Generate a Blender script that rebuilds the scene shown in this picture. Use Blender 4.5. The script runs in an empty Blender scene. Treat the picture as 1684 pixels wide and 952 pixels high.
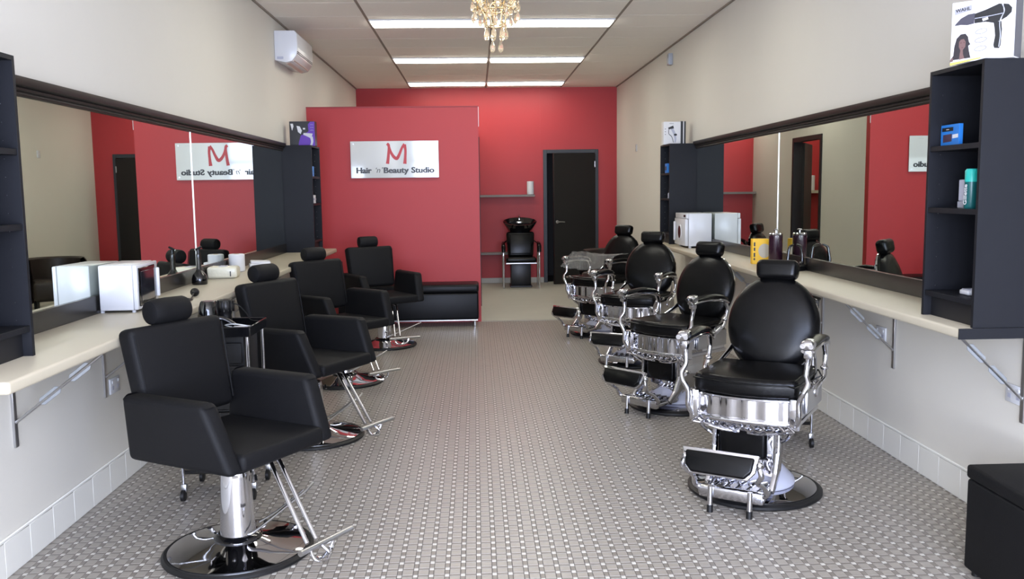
import bpy, bmesh, math, random
from mathutils import Vector, Matrix
import numpy as np
PI = math.pi
random.seed(7)
COL = bpy.context.scene.collection
SC = bpy.context.scene
# ------------------------------------------------------------------ camera
FPX, YAW, PITCH, ROLL, CAMZ = 1451.74, 0.0398, 0.1109, -0.0125, 1.492
fw = Vector((math.sin(YAW)*math.cos(PITCH), math.cos(YAW)*math.cos(PITCH), -math.sin(PITCH)))
rt = Vector((math.cos(YAW), -math.sin(YAW), 0)); up = rt.cross(fw)
r2 = rt*math.cos(ROLL)+up*math.sin(ROLL); u2 = -rt*math.sin(ROLL)+up*math.cos(ROLL)
cd = bpy.data.cameras.new('camera'); cam = bpy.data.objects.new('camera', cd); COL.objects.link(cam)
M = Matrix((r2, u2, -fw)).transposed().to_4x4(); M.translation = (0, 0, CAMZ); cam.matrix_world = M
cd.sensor_width = 36; cd.lens = FPX/1684*36; cd.clip_start = .05; cd.clip_end = 100
SC.camera = cam
# ------------------------------------------------------------------ world, window light, exposure
w = bpy.data.worlds.new('world'); SC.world = w; w.use_nodes = True
bg = w.node_tree.nodes['Background']; bg.inputs[0].default_value = (.62, .78, 1, 1); bg.inputs[1].default_value = 1.2
def area(name, loc, rot, sx, sy, power, color):
    l = bpy.data.lights.new(name, 'AREA'); l.shape = 'RECTANGLE'; l.size = sx; l.size_y = sy
    l.energy = power; l.color = color
    o = bpy.data.objects.new(name, l); COL.objects.link(o); o.location = loc; o.rotation_euler = rot
    return o
area('shopfront_daylight', (.35, -1.62, 1.75), (PI/2, 0, 0), 3.6, 2.2, 600, (.63, .72, 1))
area('pavement_bounce_fill', (.2, -1.60, .62), (PI/2+.55, 0, 0), 3.9, .5, 225, (.88, .91, 1))  # added fill light, tilted up to brighten the ceiling like pavement bounce
LAMP = 14.5
SC.view_settings.view_transform = 'Standard'; SC.view_settings.look = 'None'
SC.view_settings.gamma = 1; SC.view_settings.use_curve_mapping = False
SC.view_settings.exposure = 0.05

# ------------------------------------------------------------------ measured room
XL, XR, YB, ZC = -1.873, 2.300, 14.387, 3.141
YF = -1.6
ZT = .92                                     # counter top
# ------------------------------------------------------------------ materials
def lin(c):
    return tuple(((v/255)/12.92 if v/255 <= .04045 else ((v/255+.055)/1.055)**2.4) for v in c)+(1,)
MATS = {}
def mat(name, rgb, rough=.5, metal=0, noise=0, nscale=8, bump=0, bscale=200, spec=.5, coat=0, rgb2=None, trans=0, emis=None, estr=0, ior=1.45):
    if name in MATS: return MATS[name]
    m = bpy.data.materials.new(name); m.use_nodes = True; nt = m.node_tree; p = nt.nodes['Principled BSDF']
    c = lin(rgb); p.inputs['Base Color'].default_value = c
    p.inputs['Roughness'].default_value = rough; p.inputs['Metallic'].default_value = metal
    p.inputs['Specular IOR Level'].default_value = spec; p.inputs['Coat Weight'].default_value = coat
    p.inputs['Coat Roughness'].default_value = .08; p.inputs['IOR'].default_value = ior
    p.inputs['Transmission Weight'].default_value = trans
    tc = nt.nodes.new('ShaderNodeTexCoord')
    n = nt.nodes.new('ShaderNodeTexNoise'); n.inputs['Scale'].default_value = nscale; n.inputs['Detail'].default_value = 4
    nt.links.new(tc.outputs['Object'], n.inputs['Vector'])
    mx = nt.nodes.new('ShaderNodeMix'); mx.data_type = 'RGBA'
    k = noise if noise else .03
    d = lin(rgb2) if rgb2 else tuple(x*(1-k) for x in c[:3])+(1,)
    mx.inputs[6].default_value = c; mx.inputs[7].default_value = d
    nt.links.new(n.outputs[0], mx.inputs[0]); nt.links.new(mx.outputs[2], p.inputs['Base Color'])
    if bump:
        n2 = nt.nodes.new('ShaderNodeTexNoise'); n2.inputs['Scale'].default_value = bscale
        nt.links.new(tc.outputs['Object'], n2.inputs['Vector'])
        b = nt.nodes.new('ShaderNodeBump'); b.inputs['Strength'].default_value = bump; b.inputs['Distance'].default_value = .002
        nt.links.new(n2.outputs[0], b.inputs['Height']); nt.links.new(b.outputs[0], p.inputs['Normal'])
    if emis:
        p.inputs['Emission Color'].default_value = emis+(1,); p.inputs['Emission Strength'].default_value = estr
    MATS[name] = m; return m
WALL = mat('wall_paint', (211, 207, 197), .7, noise=.04, nscale=2, bump=.1, bscale=300)
CEIL = mat('ceiling_panel_white', (238, 231, 220), .85, noise=.04, nscale=30, bump=.2, bscale=400)
CGRID = mat('ceiling_grid', (140, 130, 118), .6)
RED = mat('red_paint', (166, 41, 43), .5, noise=.06, nscale=3, bump=.08, bscale=250)
CONC = mat('grey_concrete', (172, 171, 160), .55, noise=.12, nscale=3, bump=.1, bscale=80)
GROUT = mat('grout', (100, 96, 91), .8, noise=.2, nscale=40)
TILE_A = mat('tile_light', (158, 151, 141), .3, noise=.16, nscale=9)
TILE_B = mat('tile_dark', (130, 123, 114), .32, noise=.16, nscale=9)
TILE_C = mat('tile_white', (202, 198, 188), .3, noise=.06, nscale=12)
SKIRT = mat('skirting_glaze', (222, 220, 212), .22, noise=.03, nscale=3)
SGROUT = mat('skirting_grout', (236, 234, 228), .7)
BLKWOOD = mat('black_melamine', (29, 30, 34), .5, spec=.17, noise=.15, nscale=14, bump=.06, bscale=120)
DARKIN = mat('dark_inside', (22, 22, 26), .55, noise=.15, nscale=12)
MOULD = mat('moulding_dark', (38, 33, 31), .42, noise=.15, nscale=6)
STRIP = mat('strip_charcoal', (34, 32, 31), .25, noise=.1, nscale=4)
COUNTER = mat('cream_laminate', (184, 175, 155), .38, noise=.05, nscale=4, bump=.03, bscale=90)
MIRROR = mat('mirror_silver', (226, 232, 226), .008, 1, noise=.01)
SEAM_GLARE = mat('mirror_seam_glare', (250, 250, 246), .25, 0, coat=1)  # near-white colour paints the bevel glare where mirror panels meet
CHROME = mat('chrome', (208, 208, 213), .045, 1, noise=.02, nscale=5)
CHROME2 = mat('cast_chrome', (200, 200, 205), .12, 1, noise=.04, nscale=20, bump=.25, bscale=60)
STEEL = mat('brushed_steel', (190, 190, 192), .28, 1, noise=.05, nscale=30)
LEATH = mat('black_leather', (8, 8, 9), .27, noise=.25, nscale=10, bump=.12, bscale=110, spec=.24)
FABR = mat('black_upholstery', (13, 13, 15), .65, noise=.2, nscale=16, bump=.3, bscale=260, spec=.25)
BENCH = mat('bench_leatherette', (17, 18, 21), .4, noise=.2, nscale=6, bump=.1, bscale=150, spec=.18)
RUB = mat('black_rubber', (16, 16, 17), .5, noise=.2, nscale=20)
GLOSSB = mat('gloss_black', (12, 12, 14), .1, coat=.5, noise=.1)
PLB = mat('black_plastic', (12, 12, 14), .38, noise=.15, nscale=20)
WHITEP = mat('white_enamel', (205, 206, 209), .25, noise=.02)
PAPER = mat('white_paper', (212, 212, 213), .8, noise=.05, nscale=30, bump=.2, bscale=90)
GREYP = mat('satin_grey_plastic', (168, 170, 184), .4, noise=.04)
GLASSD = mat('dark_glass', (40, 42, 50), .06, coat=.6, noise=.3, nscale=5)
PLUM = mat('plum_lacquer', (44, 20, 34), .22, coat=.4, noise=.1)
YEL = mat('yellow_card', (238, 188, 40), .45, noise=.06)
BROWN = mat('brown_leather', (44, 35, 32), .45, noise=.2)
DOORM = mat('door_black', (18, 18, 19), .5, noise=.1)
FRAMEM = mat('door_frame_charcoal', (40, 43, 46), .45, noise=.1)
GREYW = mat('shelf_grey', (120, 112, 108), .5, noise=.15)
INKR = mat('sign_red', (170, 26, 32), .4)
INKB = mat('sign_black', (24, 24, 26), .4)
SIGNW = mat('sign_acrylic', (196, 198, 196), .05, coat=1, noise=.02)
ALU = mat('aluminium_frame', (70, 72, 76), .4, .6)
PAVE = mat('pavement', (170, 168, 160), .8, noise=.2, nscale=2)
LAMPM = mat('lamp_diffuser', (255, 255, 255), .5, emis=(1, .985, .88), estr=LAMP)
def plastic_clear():
    m = bpy.data.materials.new('clear_plastic_wrap'); m.use_nodes = True; nt = m.node_tree
    p = nt.nodes['Principled BSDF']; p.inputs['Roughness'].default_value = .12; p.inputs['Base Color'].default_value = (.8, .8, .8, 1)
    p.inputs['Alpha'].default_value = .10; p.inputs['Specular IOR Level'].default_value = 1.0
    n = nt.nodes.new('ShaderNodeTexNoise'); n.inputs['Scale'].default_value = 25
    b = nt.nodes.new('ShaderNodeBump'); b.inputs['Strength'].default_value = .5; b.inputs['Distance'].default_value = .01
    nt.links.new(n.outputs[0], b.inputs['Height']); nt.links.new(b.outputs[0], p.inputs['Normal'])
    return m
CLEAR = plastic_clear()
def crystal():
    m = bpy.data.materials.new('amber_crystal'); m.use_nodes = True; p = m.node_tree.nodes['Principled BSDF']
    p.inputs['Base Color'].default_value = (1, .86, .62, 1); p.inputs['Roughness'].default_value = .04
    p.inputs['Transmission Weight'].default_value = .75; p.inputs['IOR'].default_value = 1.5
    return m
CRYS = crystal()
GOLD = mat('champagne_gold', (226, 200, 150), .2, 1)
BULB = mat('bulb_glow', (255, 240, 200), .5, emis=(1, .8, .5), estr=22)

# ------------------------------------------------------------------ mesh builder
def rotm(rx=0, ry=0, rz=0):
    return Matrix.Rotation(rz, 4, 'Z') @ Matrix.Rotation(ry, 4, 'Y') @ Matrix.Rotation(rx, 4, 'X')
def resample(pts, rad, n):
    P = [Vector(p) for p in pts]; R = list(rad) if isinstance(rad, (list, tuple)) else [rad]*len(P)
    if len(P) < 3 or n <= 1: return P, R
    out, ro = [], []
    for i in range(len(P)-1):
        p0 = P[max(i-1, 0)]; p1 = P[i]; p2 = P[i+1]; p3 = P[min(i+2, len(P)-1)]
        for k in range(n):
            t = k/n
            out.append(.5*((2*p1)+(p2-p0)*t+(2*p0-5*p1+4*p2-p3)*t*t+(-p0+3*p1-3*p2+p3)*t**3)); ro.append(R[i]*(1-t)+R[i+1]*t)
    out.append(P[-1]); ro.append(R[-1]); return out, ro
class B:
    def __init__(s): s.v = []; s.f = []
    def addbm(s, bm, M=None):
        o = len(s.v); bm.verts.index_update()
        for v in bm.verts: s.v.append(tuple((M @ v.co) if M else v.co))
        for f in bm.faces: s.f.append([o+v.index for v in f.verts])
        bm.free(); return s
    def raw(s, vs, fs):
        o = len(s.v); s.v += [tuple(v) for v in vs]; s.f += [[o+i for i in f] for f in fs]; return s
    def box(s, c, d, bev=0, seg=2, rot=None, fn=None):
        bm = bmesh.new(); bmesh.ops.create_cube(bm, size=1)
        for v in bm.verts: v.co = Vector((v.co.x*d[0], v.co.y*d[1], v.co.z*d[2]))
        if fn:
            for v in bm.verts: v.co = Vector(fn(v.co))
        if bev: bmesh.ops.bevel(bm, geom=bm.edges[:], offset=bev, segments=seg, profile=.5, affect='EDGES')
        M = Matrix.Translation(c) @ (rot if rot else Matrix.Identity(4))
        return s.addbm(bm, M)
    def bb(s, x0, x1, y0, y1, z0, z1, bev=0, seg=2):
        return s.box(((x0+x1)/2, (y0+y1)/2, (z0+z1)/2), (abs(x1-x0), abs(y1-y0), abs(z1-z0)), bev, seg)
    def tube(s, pts, r, n=10, sm=5, flat=1, up=None):
        P, R = resample(pts, r, sm); m = len(P); T = []
        for i in range(m): T.append((P[min(i+1, m-1)]-P[max(i-1, 0)]).normalized())
        a = Vector(up) if up else (Vector((0, 0, 1)) if abs(T[0].z) < .9 else Vector((1, 0, 0)))
        N = (a-T[0]*a.dot(T[0])).normalized(); o = len(s.v)
        for i in range(m):
            N = (N-T[i]*N.dot(T[i])).normalized(); Bn = T[i].cross(N)
            for k in range(n):
                t = 2*PI*k/n; s.v.append(tuple(P[i]+N*math.cos(t)*R[i]*flat+Bn*math.sin(t)*R[i]))
        for i in range(m-1):
            for k in range(n):
                a_ = o+i*n+k; b_ = o+i*n+(k+1) % n; s.f.append([a_, b_, b_+n, a_+n])
        s.f.append([o+k for k in range(n)][::-1]); s.f.append([o+(m-1)*n+k for k in range(n)]); return s
    def cyl(s, a, b, r, r2=None, n=20): return s.tube([a, b], [r, r if r2 is None else r2], n, 1)
    def lathe(s, prof, n=32, c=(0, 0, 0), M=None, a0=0, a1=2*PI, sx=1, sy=1):
        o = len(s.v); full = abs(a1-a0-2*PI) < 1e-6; cnt = n if full else n+1
        M = M or Matrix.Translation(c)
        for i in range(cnt):
            t = a0+(a1-a0)*i/n
            for (r, z) in prof: s.v.append(tuple(M @ Vector((r*math.cos(t)*sx, r*math.sin(t)*sy, z))))
        p = len(prof)
        for i in range(n):
            j = (i+1) % cnt
            for k in range(p-1):
                q = [o+i*p+k, o+j*p+k, o+j*p+k+1, o+i*p+k+1]
                if prof[k][0] < 1e-6: q = [q[0], q[2], q[3]]
                elif prof[k+1][0] < 1e-6: q = q[:3]
                s.f.append(q)
        return s
    def ell(s, c, r, n=16, rot=None):
        prof = [(math.sin(PI*i/(n//2)), -math.cos(PI*i/(n//2))) for i in range(n//2+1)]; prof[0] = (0, -1); prof[-1] = (0, 1)
        M = Matrix.Translation(c) @ (rot or Matrix.Identity(4)) @ Matrix.Diagonal((r[0], r[1], r[2], 1))
        return s.lathe(prof, n, M=M)
    def prism(s, poly, d, M, bev=0, seg=2):      # polygon in local xy, extruded along z from -d/2 to d/2
        bm = bmesh.new(); vs = [bm.verts.new((x, y, -d/2)) for x, y in poly]; f = bm.faces.new(vs)
        r = bmesh.ops.extrude_face_region(bm, geom=[f])
        for v in r['geom']:
            if isinstance(v, bmesh.types.BMVert): v.co.z += d
        bmesh.ops.recalc_face_normals(bm, faces=bm.faces[:])
        if bev: bmesh.ops.bevel(bm, geom=bm.edges[:], offset=bev, segments=seg, profile=.5, affect='EDGES')
        return s.addbm(bm, M)
    def mesh(s, name, m, ang=38):
        me = bpy.data.meshes.new(name); me.from_pydata(s.v, [], s.f)
        bm = bmesh.new(); bm.from_mesh(me); bmesh.ops.recalc_face_normals(bm, faces=bm.faces[:]); bm.to_mesh(me); bm.free()
        me.materials.append(m)
        me.polygons.foreach_set('use_smooth', [True]*len(me.polygons)); me.set_sharp_from_angle(angle=math.radians(ang))
        return me
    def build(s, name, m, parent=None, label=None, loc=None, rotz=0):
        o = bpy.data.objects.new(name, s.mesh(name, m)); COL.objects.link(o)
        if parent: o.parent = parent
        if loc: o.location = loc; o.rotation_euler = (0, 0, rotz)
        if label: o['label'] = label
        return o
YZ = Matrix(((0, 0, 1, 0), (1, 0, 0, 0), (0, 1, 0, 0), (0, 0, 0, 1)))      # polygon (y,z), extruded along x
XZ = Matrix(((1, 0, 0, 0), (0, 0, -1, 0), (0, 1, 0, 0), (0, 0, 0, 1)))     # polygon (x,z), extruded along y
def tag(o, label, cat, group=None, kind=None):
    o['label'] = label; o['category'] = cat
    if group: o['group'] = group
    if kind: o['kind'] = kind
    return o
def thing(name, label, cat, loc=(0, 0, 0), rotz=0, group=None):
    o = bpy.data.objects.new(name, None); COL.objects.link(o); o.location = loc; o.rotation_euler = (0, 0, rotz)
    o.empty_display_size = .1
    return tag(o, label, cat, group)
def copy_tree(o, parent=None):
    c = o.copy(); COL.objects.link(c); c.parent = parent
    for ch in [x for x in KIDS.get(o.name, [])] or list(o.children): copy_tree(ch, c)
    return c
KIDS = {}
def struct(name, b, m, parent=None):
    o = b.build(name, m, parent)
    if not parent: o['kind'] = 'structure'
    return o
def text(name, body, size, M, m, parent=None, bold=0, shear=0, ext=.0006, ax='CENTER', sx=1, wid=0, smear=0):
    cu = bpy.data.curves.new(name, 'FONT'); cu.body = body; cu.size = size; cu.offset = bold; cu.shear = shear
    cu.extrude = ext; cu.align_x = ax; cu.align_y = 'CENTER'; cu.resolution_u = 3
    t = bpy.data.objects.new(name, cu); COL.objects.link(t)
    dg = bpy.context.evaluated_depsgraph_get(); me = bpy.data.meshes.new_from_object(t.evaluated_get(dg))
    bpy.data.objects.remove(t)
    if wid:
        xs = [v.co.x for v in me.vertices]; sx = wid/(max(xs)-min(xs))
    me.transform(Matrix.Diagonal((sx, 1, 1, 1)))
    if smear:
        n = len(me.vertices); vs = []; fs = []
        for k, q in enumerate((-1, -.33, .33, 1)):
            vs += [(v.co.x+q*smear, v.co.y, v.co.z+.0001*k) for v in me.vertices]; fs += [[n*k+i for i in p.vertices] for p in me.polygons]
        me = bpy.data.meshes.new(name); me.from_pydata(vs, [], fs)
    me.transform(M); me.materials.clear(); me.materials.append(m)
    o = bpy.data.objects.new(name, me); COL.objects.link(o)
    if parent: o.parent = parent
    return o
def face_M(origin, xdir, ydir):                   # plane basis for flat print
    x = Vector(xdir).normalized(); y = Vector(ydir).normalized(); z = x.cross(y)
    m = Matrix((x, y, z)).transposed().to_4x4(); m.translation = origin; return m

# ================================================================== ROOM
# floor: concrete everywhere, mosaic tiles (geometry) from the front of the shop to the threshold
P_, TX, TY = .0623, -.0116, 3.3229
YT = 10.13
floor = struct('floor', B().bb(XL-.1, XR+.1, 10.13, YB+.1, -.05, 0), CONC)
fb = struct('tile_bed', B().bb(XL-.1, XR+.1, YF-.4, YT, -.05, -.0018), GROUT, floor)
def tile_faces(cells, gap=.0022, h=.0018):
    vs = []; fs = []
    for (x0, x1, y0, y1) in cells:
        x0 += gap/2; x1 -= gap/2; y0 += gap/2; y1 -= gap/2; o = len(vs)
        e = .0006
        vs += [(x0, y0, -h), (x1, y0, -h), (x1, y1, -h), (x0, y1, -h), (x0+e, y0+e, 0), (x1-e, y0+e, 0), (x1-e, y1-e, 0), (x0+e, y1-e, 0)]
        fs += [[o+4, o+5, o+6, o+7], [o, o+1, o+5, o+4], [o+1, o+2, o+6, o+5], [o+2, o+3, o+7, o+6], [o+3, o, o+4, o+7]]
    return vs, fs
d = P_*.31
ci0, ci1 = int((XL-TX)/P_)-1, int((XR-TX)/P_)+2
cj0, cj1 = int((-1.5-TY)/P_), int((YT-TY)/P_)
big, dark, dots = [], [], []
fwv = fw
def screen(x, y, z=0):
    dd = Vector((x, y, z-CAMZ)); zz = dd.dot(fw)
    return (842+FPX*dd.dot(r2)/zz, 476-FPX*dd.dot(u2)/zz) if zz > .1 else (9e9, 9e9)
def clipc(c):
    x0, x1, y0, y1 = c; x0 = max(x0, XL); x1 = min(x1, XR); y1 = min(y1, YT)
    return (x0, x1, y0, y1) if x1-x0 > .006 and y1-y0 > .006 else None
for j in range(cj0, cj1+1):
    for i in range(ci0, ci1+1):
        x, y = TX+i*P_, TY+j*P_
        big.append((x+d/2, x+P_-d/2, y+d/2, y+P_-d/2)); dots.append((x-d/2, x+d/2, y-d/2, y+d/2))
        dark.append((x+d/2, x+P_-d/2, y-d/2, y+d/2)); dark.append((x-d/2, x+d/2, y+d/2, y+P_-d/2))
big = [c for c in map(clipc, big) if c]; dark = [c for c in map(clipc, dark) if c]; dots = [c for c in map(clipc, dots) if c]
blocked = [(262, 700, 570, 952), (1130, 640, 1365, 860), (1580, 700, 1700, 960)]
def seen(c):
    sx, sy = screen((c[0]+c[1])/2, (c[2]+c[3])/2)
    return 0 < sx < 1684 and sy < 948 and not any(a < sx < b2 and t < sy < b for a, t, b2, b in blocked)
full = sorted([c for c in big if seen(c) and abs((c[1]-c[0])-(P_-d)) < 1e-4], key=lambda c: c[2]*3+abs(c[0])*.01)[:300]
fset = set(full)
hw = (P_-d)/2
tv, tf = tile_faces([(-hw, hw, -hw, hw)])
tm = bpy.data.meshes.new('floor_tile'); tm.from_pydata(tv, [], tf); tm.materials.append(TILE_A)
for c in full:
    o = bpy.data.objects.new('floor_tile', tm); COL.objects.link(o); o.parent = floor; o.location = ((c[0]+c[1])/2, (c[2]+c[3])/2, 0)
for nm, cells, m in (('light_mosaic_tiles', [c for c in big if c not in fset], TILE_A), ('dark_mosaic_strips', dark, TILE_B), ('white_mosaic_dots', dots, TILE_C)):
    tv, tf = tile_faces(cells); me = bpy.data.meshes.new(nm); me.from_pydata(tv, [], tf); me.materials.append(m)
    o = bpy.data.objects.new(nm, me); COL.objects.link(o); o.parent = floor; o['kind'] = 'stuff'
# walls
struct('wall_left', B().bb(XL-.1, XL, YF, YB+.1, 0, ZC+.1), WALL)
struct('wall_right', B().bb(XR, XR+.1, YF, YB+.1, 0, ZC+.1), WALL)
wb = B(); wb.bb(XL, 1.057, YB, YB+.1, 0, ZC+.1); wb.bb(1.057, 1.16, YB-.006, YB+.1, 0, ZC+.1)
wb.bb(1.16, 1.94, YB-.006, YB+.1, 2.10, ZC+.1); wb.bb(1.94, XR, YB-.006, YB+.1, 0, ZC+.1)
struct('wall_back', wb, RED)
# dark store room behind the ajar door
st = B(); st.bb(.9, 2.3, YB+1.2, YB+1.25, 0, 2.4); st.bb(.9, .95, YB+.1, YB+1.25, 0, 2.4); st.bb(2.25, 2.3, YB+.1, YB+1.25, 0, 2.4); st.bb(.9, 2.3, YB+.1, YB+1.25, 2.4, 2.45); st.bb(.9, 2.3, YB+.1, YB+1.25, -.05, 0)
struct('trim_1', st, DARKIN)
# partition (front face red) and its side wall with a doorway
ZP = 2.44
pt = B().bb(XL, .045, 10.1, 10.2, 0, ZP)
part_ = struct('wall_partition', pt, RED)
struct('partition_cap', B().bb(XL, .05, 10.092, 10.205, ZP, ZP+.012), mat('red_cap', (140, 36, 42), .5), part_)
struct('corner_bead', B().bb(.045, .05, 10.095, 10.105, ZP-.22, ZP), WHITEP, part_)
sw = B(); sw.bb(-.055, .045, 10.2, 11.55, 0, ZP); sw.bb(-.055, .045, 12.52, YB, 0, ZP); sw.bb(-.055, .045, 11.55, 12.52, 2.14, ZP)
struct('wall_corridor', sw, WALL)
d2 = struct('door_2', B().bb(-.07, .06, 11.5, 11.56, 0, 2.19).bb(-.07, .06, 12.51, 12.57, 0, 2.19).bb(-.07, .06, 11.56, 12.51, 2.13, 2.19), DOORM)
lf2 = B(); lf2.box((-.43, 0, 1.065), (.82, .04, 2.12), .002, 1); lf2.v = [tuple(Matrix.Translation((-.075, 12.50, 0)) @ Matrix.Rotation(-math.radians(62), 4, 'Z') @ Vector(v)) for v in lf2.v]
struct('door_leaf', lf2, DOORM, d2)
# ceiling with separate panels
ceil = struct('ceiling', B().bb(XL-.1, XR+.1, YF-.1, YB+.1, ZC+.02, ZC+.12), CGRID)
GX = [XL, .194-1.2, .194, .194+1.2, XR]
LY0 = 8.88
rows_y = []
y = LY0+.305
while y < YB: y += .61
while y > 3.2: rows_y.append(y); y -= .61
rows_y = sorted(rows_y)
for a in range(len(rows_y)):
    y0 = rows_y[a]; y1 = min(rows_y[a]+.61, YB)
    if y1-y0 < .05: continue
    for g in range(4):
        x0, x1 = GX[g], GX[g+1]
        o = B().bb(x0+.012, x1-.012, y0+.003, y1-.003, ZC, ZC+.025).build('ceiling_panel', CEIL, ceil)
for g in range(4):
    B().bb(GX[g]+.012, GX[g+1]-.012, YF, rows_y[0]-.003, ZC, ZC+.025).build('ceiling_panel', CEIL, ceil)
for g in (1, 2, 3): B().bb(GX[g]-.012, GX[g]+.012, YF, YB, ZC-.003, ZC+.02).build('grid_rail', CGRID, ceil)
B().bb(XL, XL+.02, YF, YB, ZC-.012, ZC+.02).build('edge_rail', CGRID, ceil); B().bb(XR-.02, XR, YF, YB, ZC-.012, ZC+.02).build('edge_rail', CGRID, ceil)
# shopfront wall behind the camera with aluminium glazing bars
wf = B(); wf.bb(XL-.1, XR+.1, YF-.1, YF, ZC-.15, ZC+.1); wf.bb(XL-.1, XR+.1, YF-.1, YF, -.05, .25)
struct('wall_front', wf, WALL)
wn = B()
for x in (XL, -.75, .35, 1.25, XR): wn.bb(x-.06, x+.06, YF-.08, YF+.03, .25, ZC-.15)
wn.bb(XL, XR, YF-.08, YF+.03, 2.22, 2.32); wn.bb(XL, XR, YF-.08, YF+.03, .25, .31)
struct('window_1', wn, ALU)
# skirting tiles
def skirting(name, xw, sgn, y0, y1):
    base = struct(name, B().bb(xw, xw+sgn*.004, y0, y1, 0, .148), SGROUT)
    tb = B().bb(0, sgn*.009, -.0985, .0985, .004, .148, .0015, 1); me = tb.mesh('skirting_tile', SKIRT)
    y = y0+.1
    while y < y1-.1:
        o = bpy.data.objects.new('skirting_tile', me); COL.objects.link(o); o.parent = base; o.location = (xw, y, 0); y += .2
    struct('skirting_bead', B().bb(xw, xw+sgn*.012, y0, y1, .15, .163, .003, 1), SKIRT, base)
skirting('baseboard_left', XL, 1, 2.0, 10.1)
skirting('baseboard_right', XR, -1, 2.0, 10.1)
struct('baseboard_back', B().bb(.045, 1.10, YB-.015, YB, 0, .085, .003, 1), mat('skirt_board', (176, 172, 164), .5))
struct('trim_2', B().bb(.05, XR, YT-.02, YT+.02, -.003, .004, .0015, 1), mat('threshold_strip', (150, 148, 140), .5))

# counters
def counter(name, x0, x1, y0, y1, label, endcap):
    t = thing(name, label, 'counter', ((x0+x1)/2, y0, ZT))
    cx = (x0+x1)/2; s = 1 if x1 > 0 and x0 < x1 and cx < 0 else -1
    w2 = (x1-x0)/2; L = y1-y0
    B().bb(-w2, w2, 0, L, -.042, 0, .011, 3).build('worktop', COUNTER, t)
    if endcap: B().bb(-w2-.001, w2, -.006, 0, -.043, .001, .001, 1).build('end_cap', BLKWOOD, t, 'black laminate end cap')
    return t
counter('vanity_counter', XL+.001, -1.46, 2.76, 9.3, 'long cream laminate counter under the left mirrors', False)
counter('vanity_counter', 1.93, XR-.001, 3.43, 9.75, 'long cream laminate counter under the right mirrors', True)
# mirrors
def mirror(x, sgn, y0, y1, label, grp=None):
    o = B().bb(x, x+sgn*.006, y0, y1, 1.008, 1.918).build('wall_mirror', MIRROR); tag(o, label, 'mirror')
mirror(XL, 1, 2.3, 5.955, 'large left-wall mirror nearer the camera, reflecting the white towel warmer')
mirror(XL, 1, 5.965, 8.72, 'large left-wall mirror farther back, reflecting the red sign wall beside the bookcase')
mirror(XR, -1, 3.46, 6.645, 'large right-wall mirror nearer the camera, above the plum canister')
mirror(XR, -1, 6.655, 9.13, 'large right-wall mirror farther back, behind the white steriliser')
struct('seam_glare_left', B().bb(XL, XL+.011, 5.956, 5.964, 1.008, 1.918, .002, 1), SEAM_GLARE)  # bright strip added to imitate edge glare in the left panel gap
struct('seam_glare_right', B().bb(XR-.011, XR, 6.646, 6.654, 1.008, 1.918, .002, 1), SEAM_GLARE)  # same painted edge glare for the right panel gap
def mould(name, x, s, y0, y1):
    prof = [(0, 1.905), (.018, 1.905), (.022, 1.914), (.018, 1.922), (.03, 1.926), (.034, 1.934), (.026, 1.940), (.044, 1.946), (.05, 1.960), (.05, 1.978), (0, 1.978)]
    vs = [(x+s*a, y0, z) for a, z in prof]+[(x+s*a, y1, z) for a, z in prof]; n = len(prof)
    fs = [[i, (i+1) % n, n+(i+1) % n, n+i] for i in range(n)]+[list(range(n)), list(range(2*n-1, n-1, -1))]
    struct(name, B().raw(vs, fs), MOULD)
mould('trim_5', XL, 1, 2.3, 8.72); mould('trim_6', XR, -1, 3.88, 9.13)
struct('trim_7', B().bb(XL, XL+.018, 2.3, 8.72, ZT, 1.01, .002, 1), STRIP)
struct('trim_8', B().bb(XR-.018, XR, 3.88, 9.13, ZT, 1.01, .002, 1), STRIP)

# brackets under the counters
def bracket(xw, s, y, label, L=.38):
    t = thing('counter_bracket', label, 'bracket', (xw, y, .49))
    B().bb(0, s*.012, -.012, .012, 0, .387, .002, 1).build('wall_rail', STEEL, t)
    B().bb(0, s*L, -.012, .012, .375, .387, .002, 1).build('top_rail', STEEL, t)
    B().tube([(s*.008, 0, .10), (s*(L-.01), 0, .375)], .006, 8, 1).build('strut', STEEL, t)
    for a in (.40, .74):
        lx = L-.018; x = .008+lx*a; z = .10+.275*a
        B().prism([(-.058, 0), (-.040, .017), (.040, .017), (.058, 0), (.040, -.017), (-.040, -.017)], .003,
                  Matrix.Translation((s*x, 0, z)) @ Matrix.Rotation(-s*math.atan2(.275, lx), 4, 'Y') @ XZ, .001, 1).build('twisted_blade', mat('zinc', (150, 154, 158), .4, .6), t)
for i, y in enumerate((3.55, 4.42, 5.6, 6.8, 8.0)):
    bracket(XL, 1, y, ['steel folding bracket nearest the camera under the left counter', 'steel folding bracket under the left counter beside a power outlet', 'steel bracket under left counter behind the second salon chair',
                       'steel bracket under left counter behind the third salon chair', 'steel bracket under left counter near the far bookcase'][i])
for i, y in enumerate((3.56, 4.72, 5.73, 6.9, 8.0)):
    bracket(XR, -1, y, ['steel folding bracket below the near right bookcase', 'steel folding bracket on right wall beside a power outlet', 'thin steel bracket on right wall just behind the nearest barber chair',
                        'steel bracket under right counter behind the second barber chair', 'steel bracket under right counter behind the third barber chair'][i], .30)
def outlet(xw, s, y, z, label, flip=0):
    t = thing('power_outlet', label, 'outlet', (xw, y, z))
    B().bb(0, s*.01, -.06, .06, -.04, .04, .003, 2).build('cover_plate', WHITEP, t)
    for k in (-1, 1):
        B().bb(s*.01, s*.015, k*.035-.008, k*.035+.008, .012, .028, .002, 1).build('rocker_switch', WHITEP, t)
        B().bb(s*.0095, s*.011, k*.03-.012, k*.03+.012, -.02, .0, .0004, 1).build('socket', GREYP, t)
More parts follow.
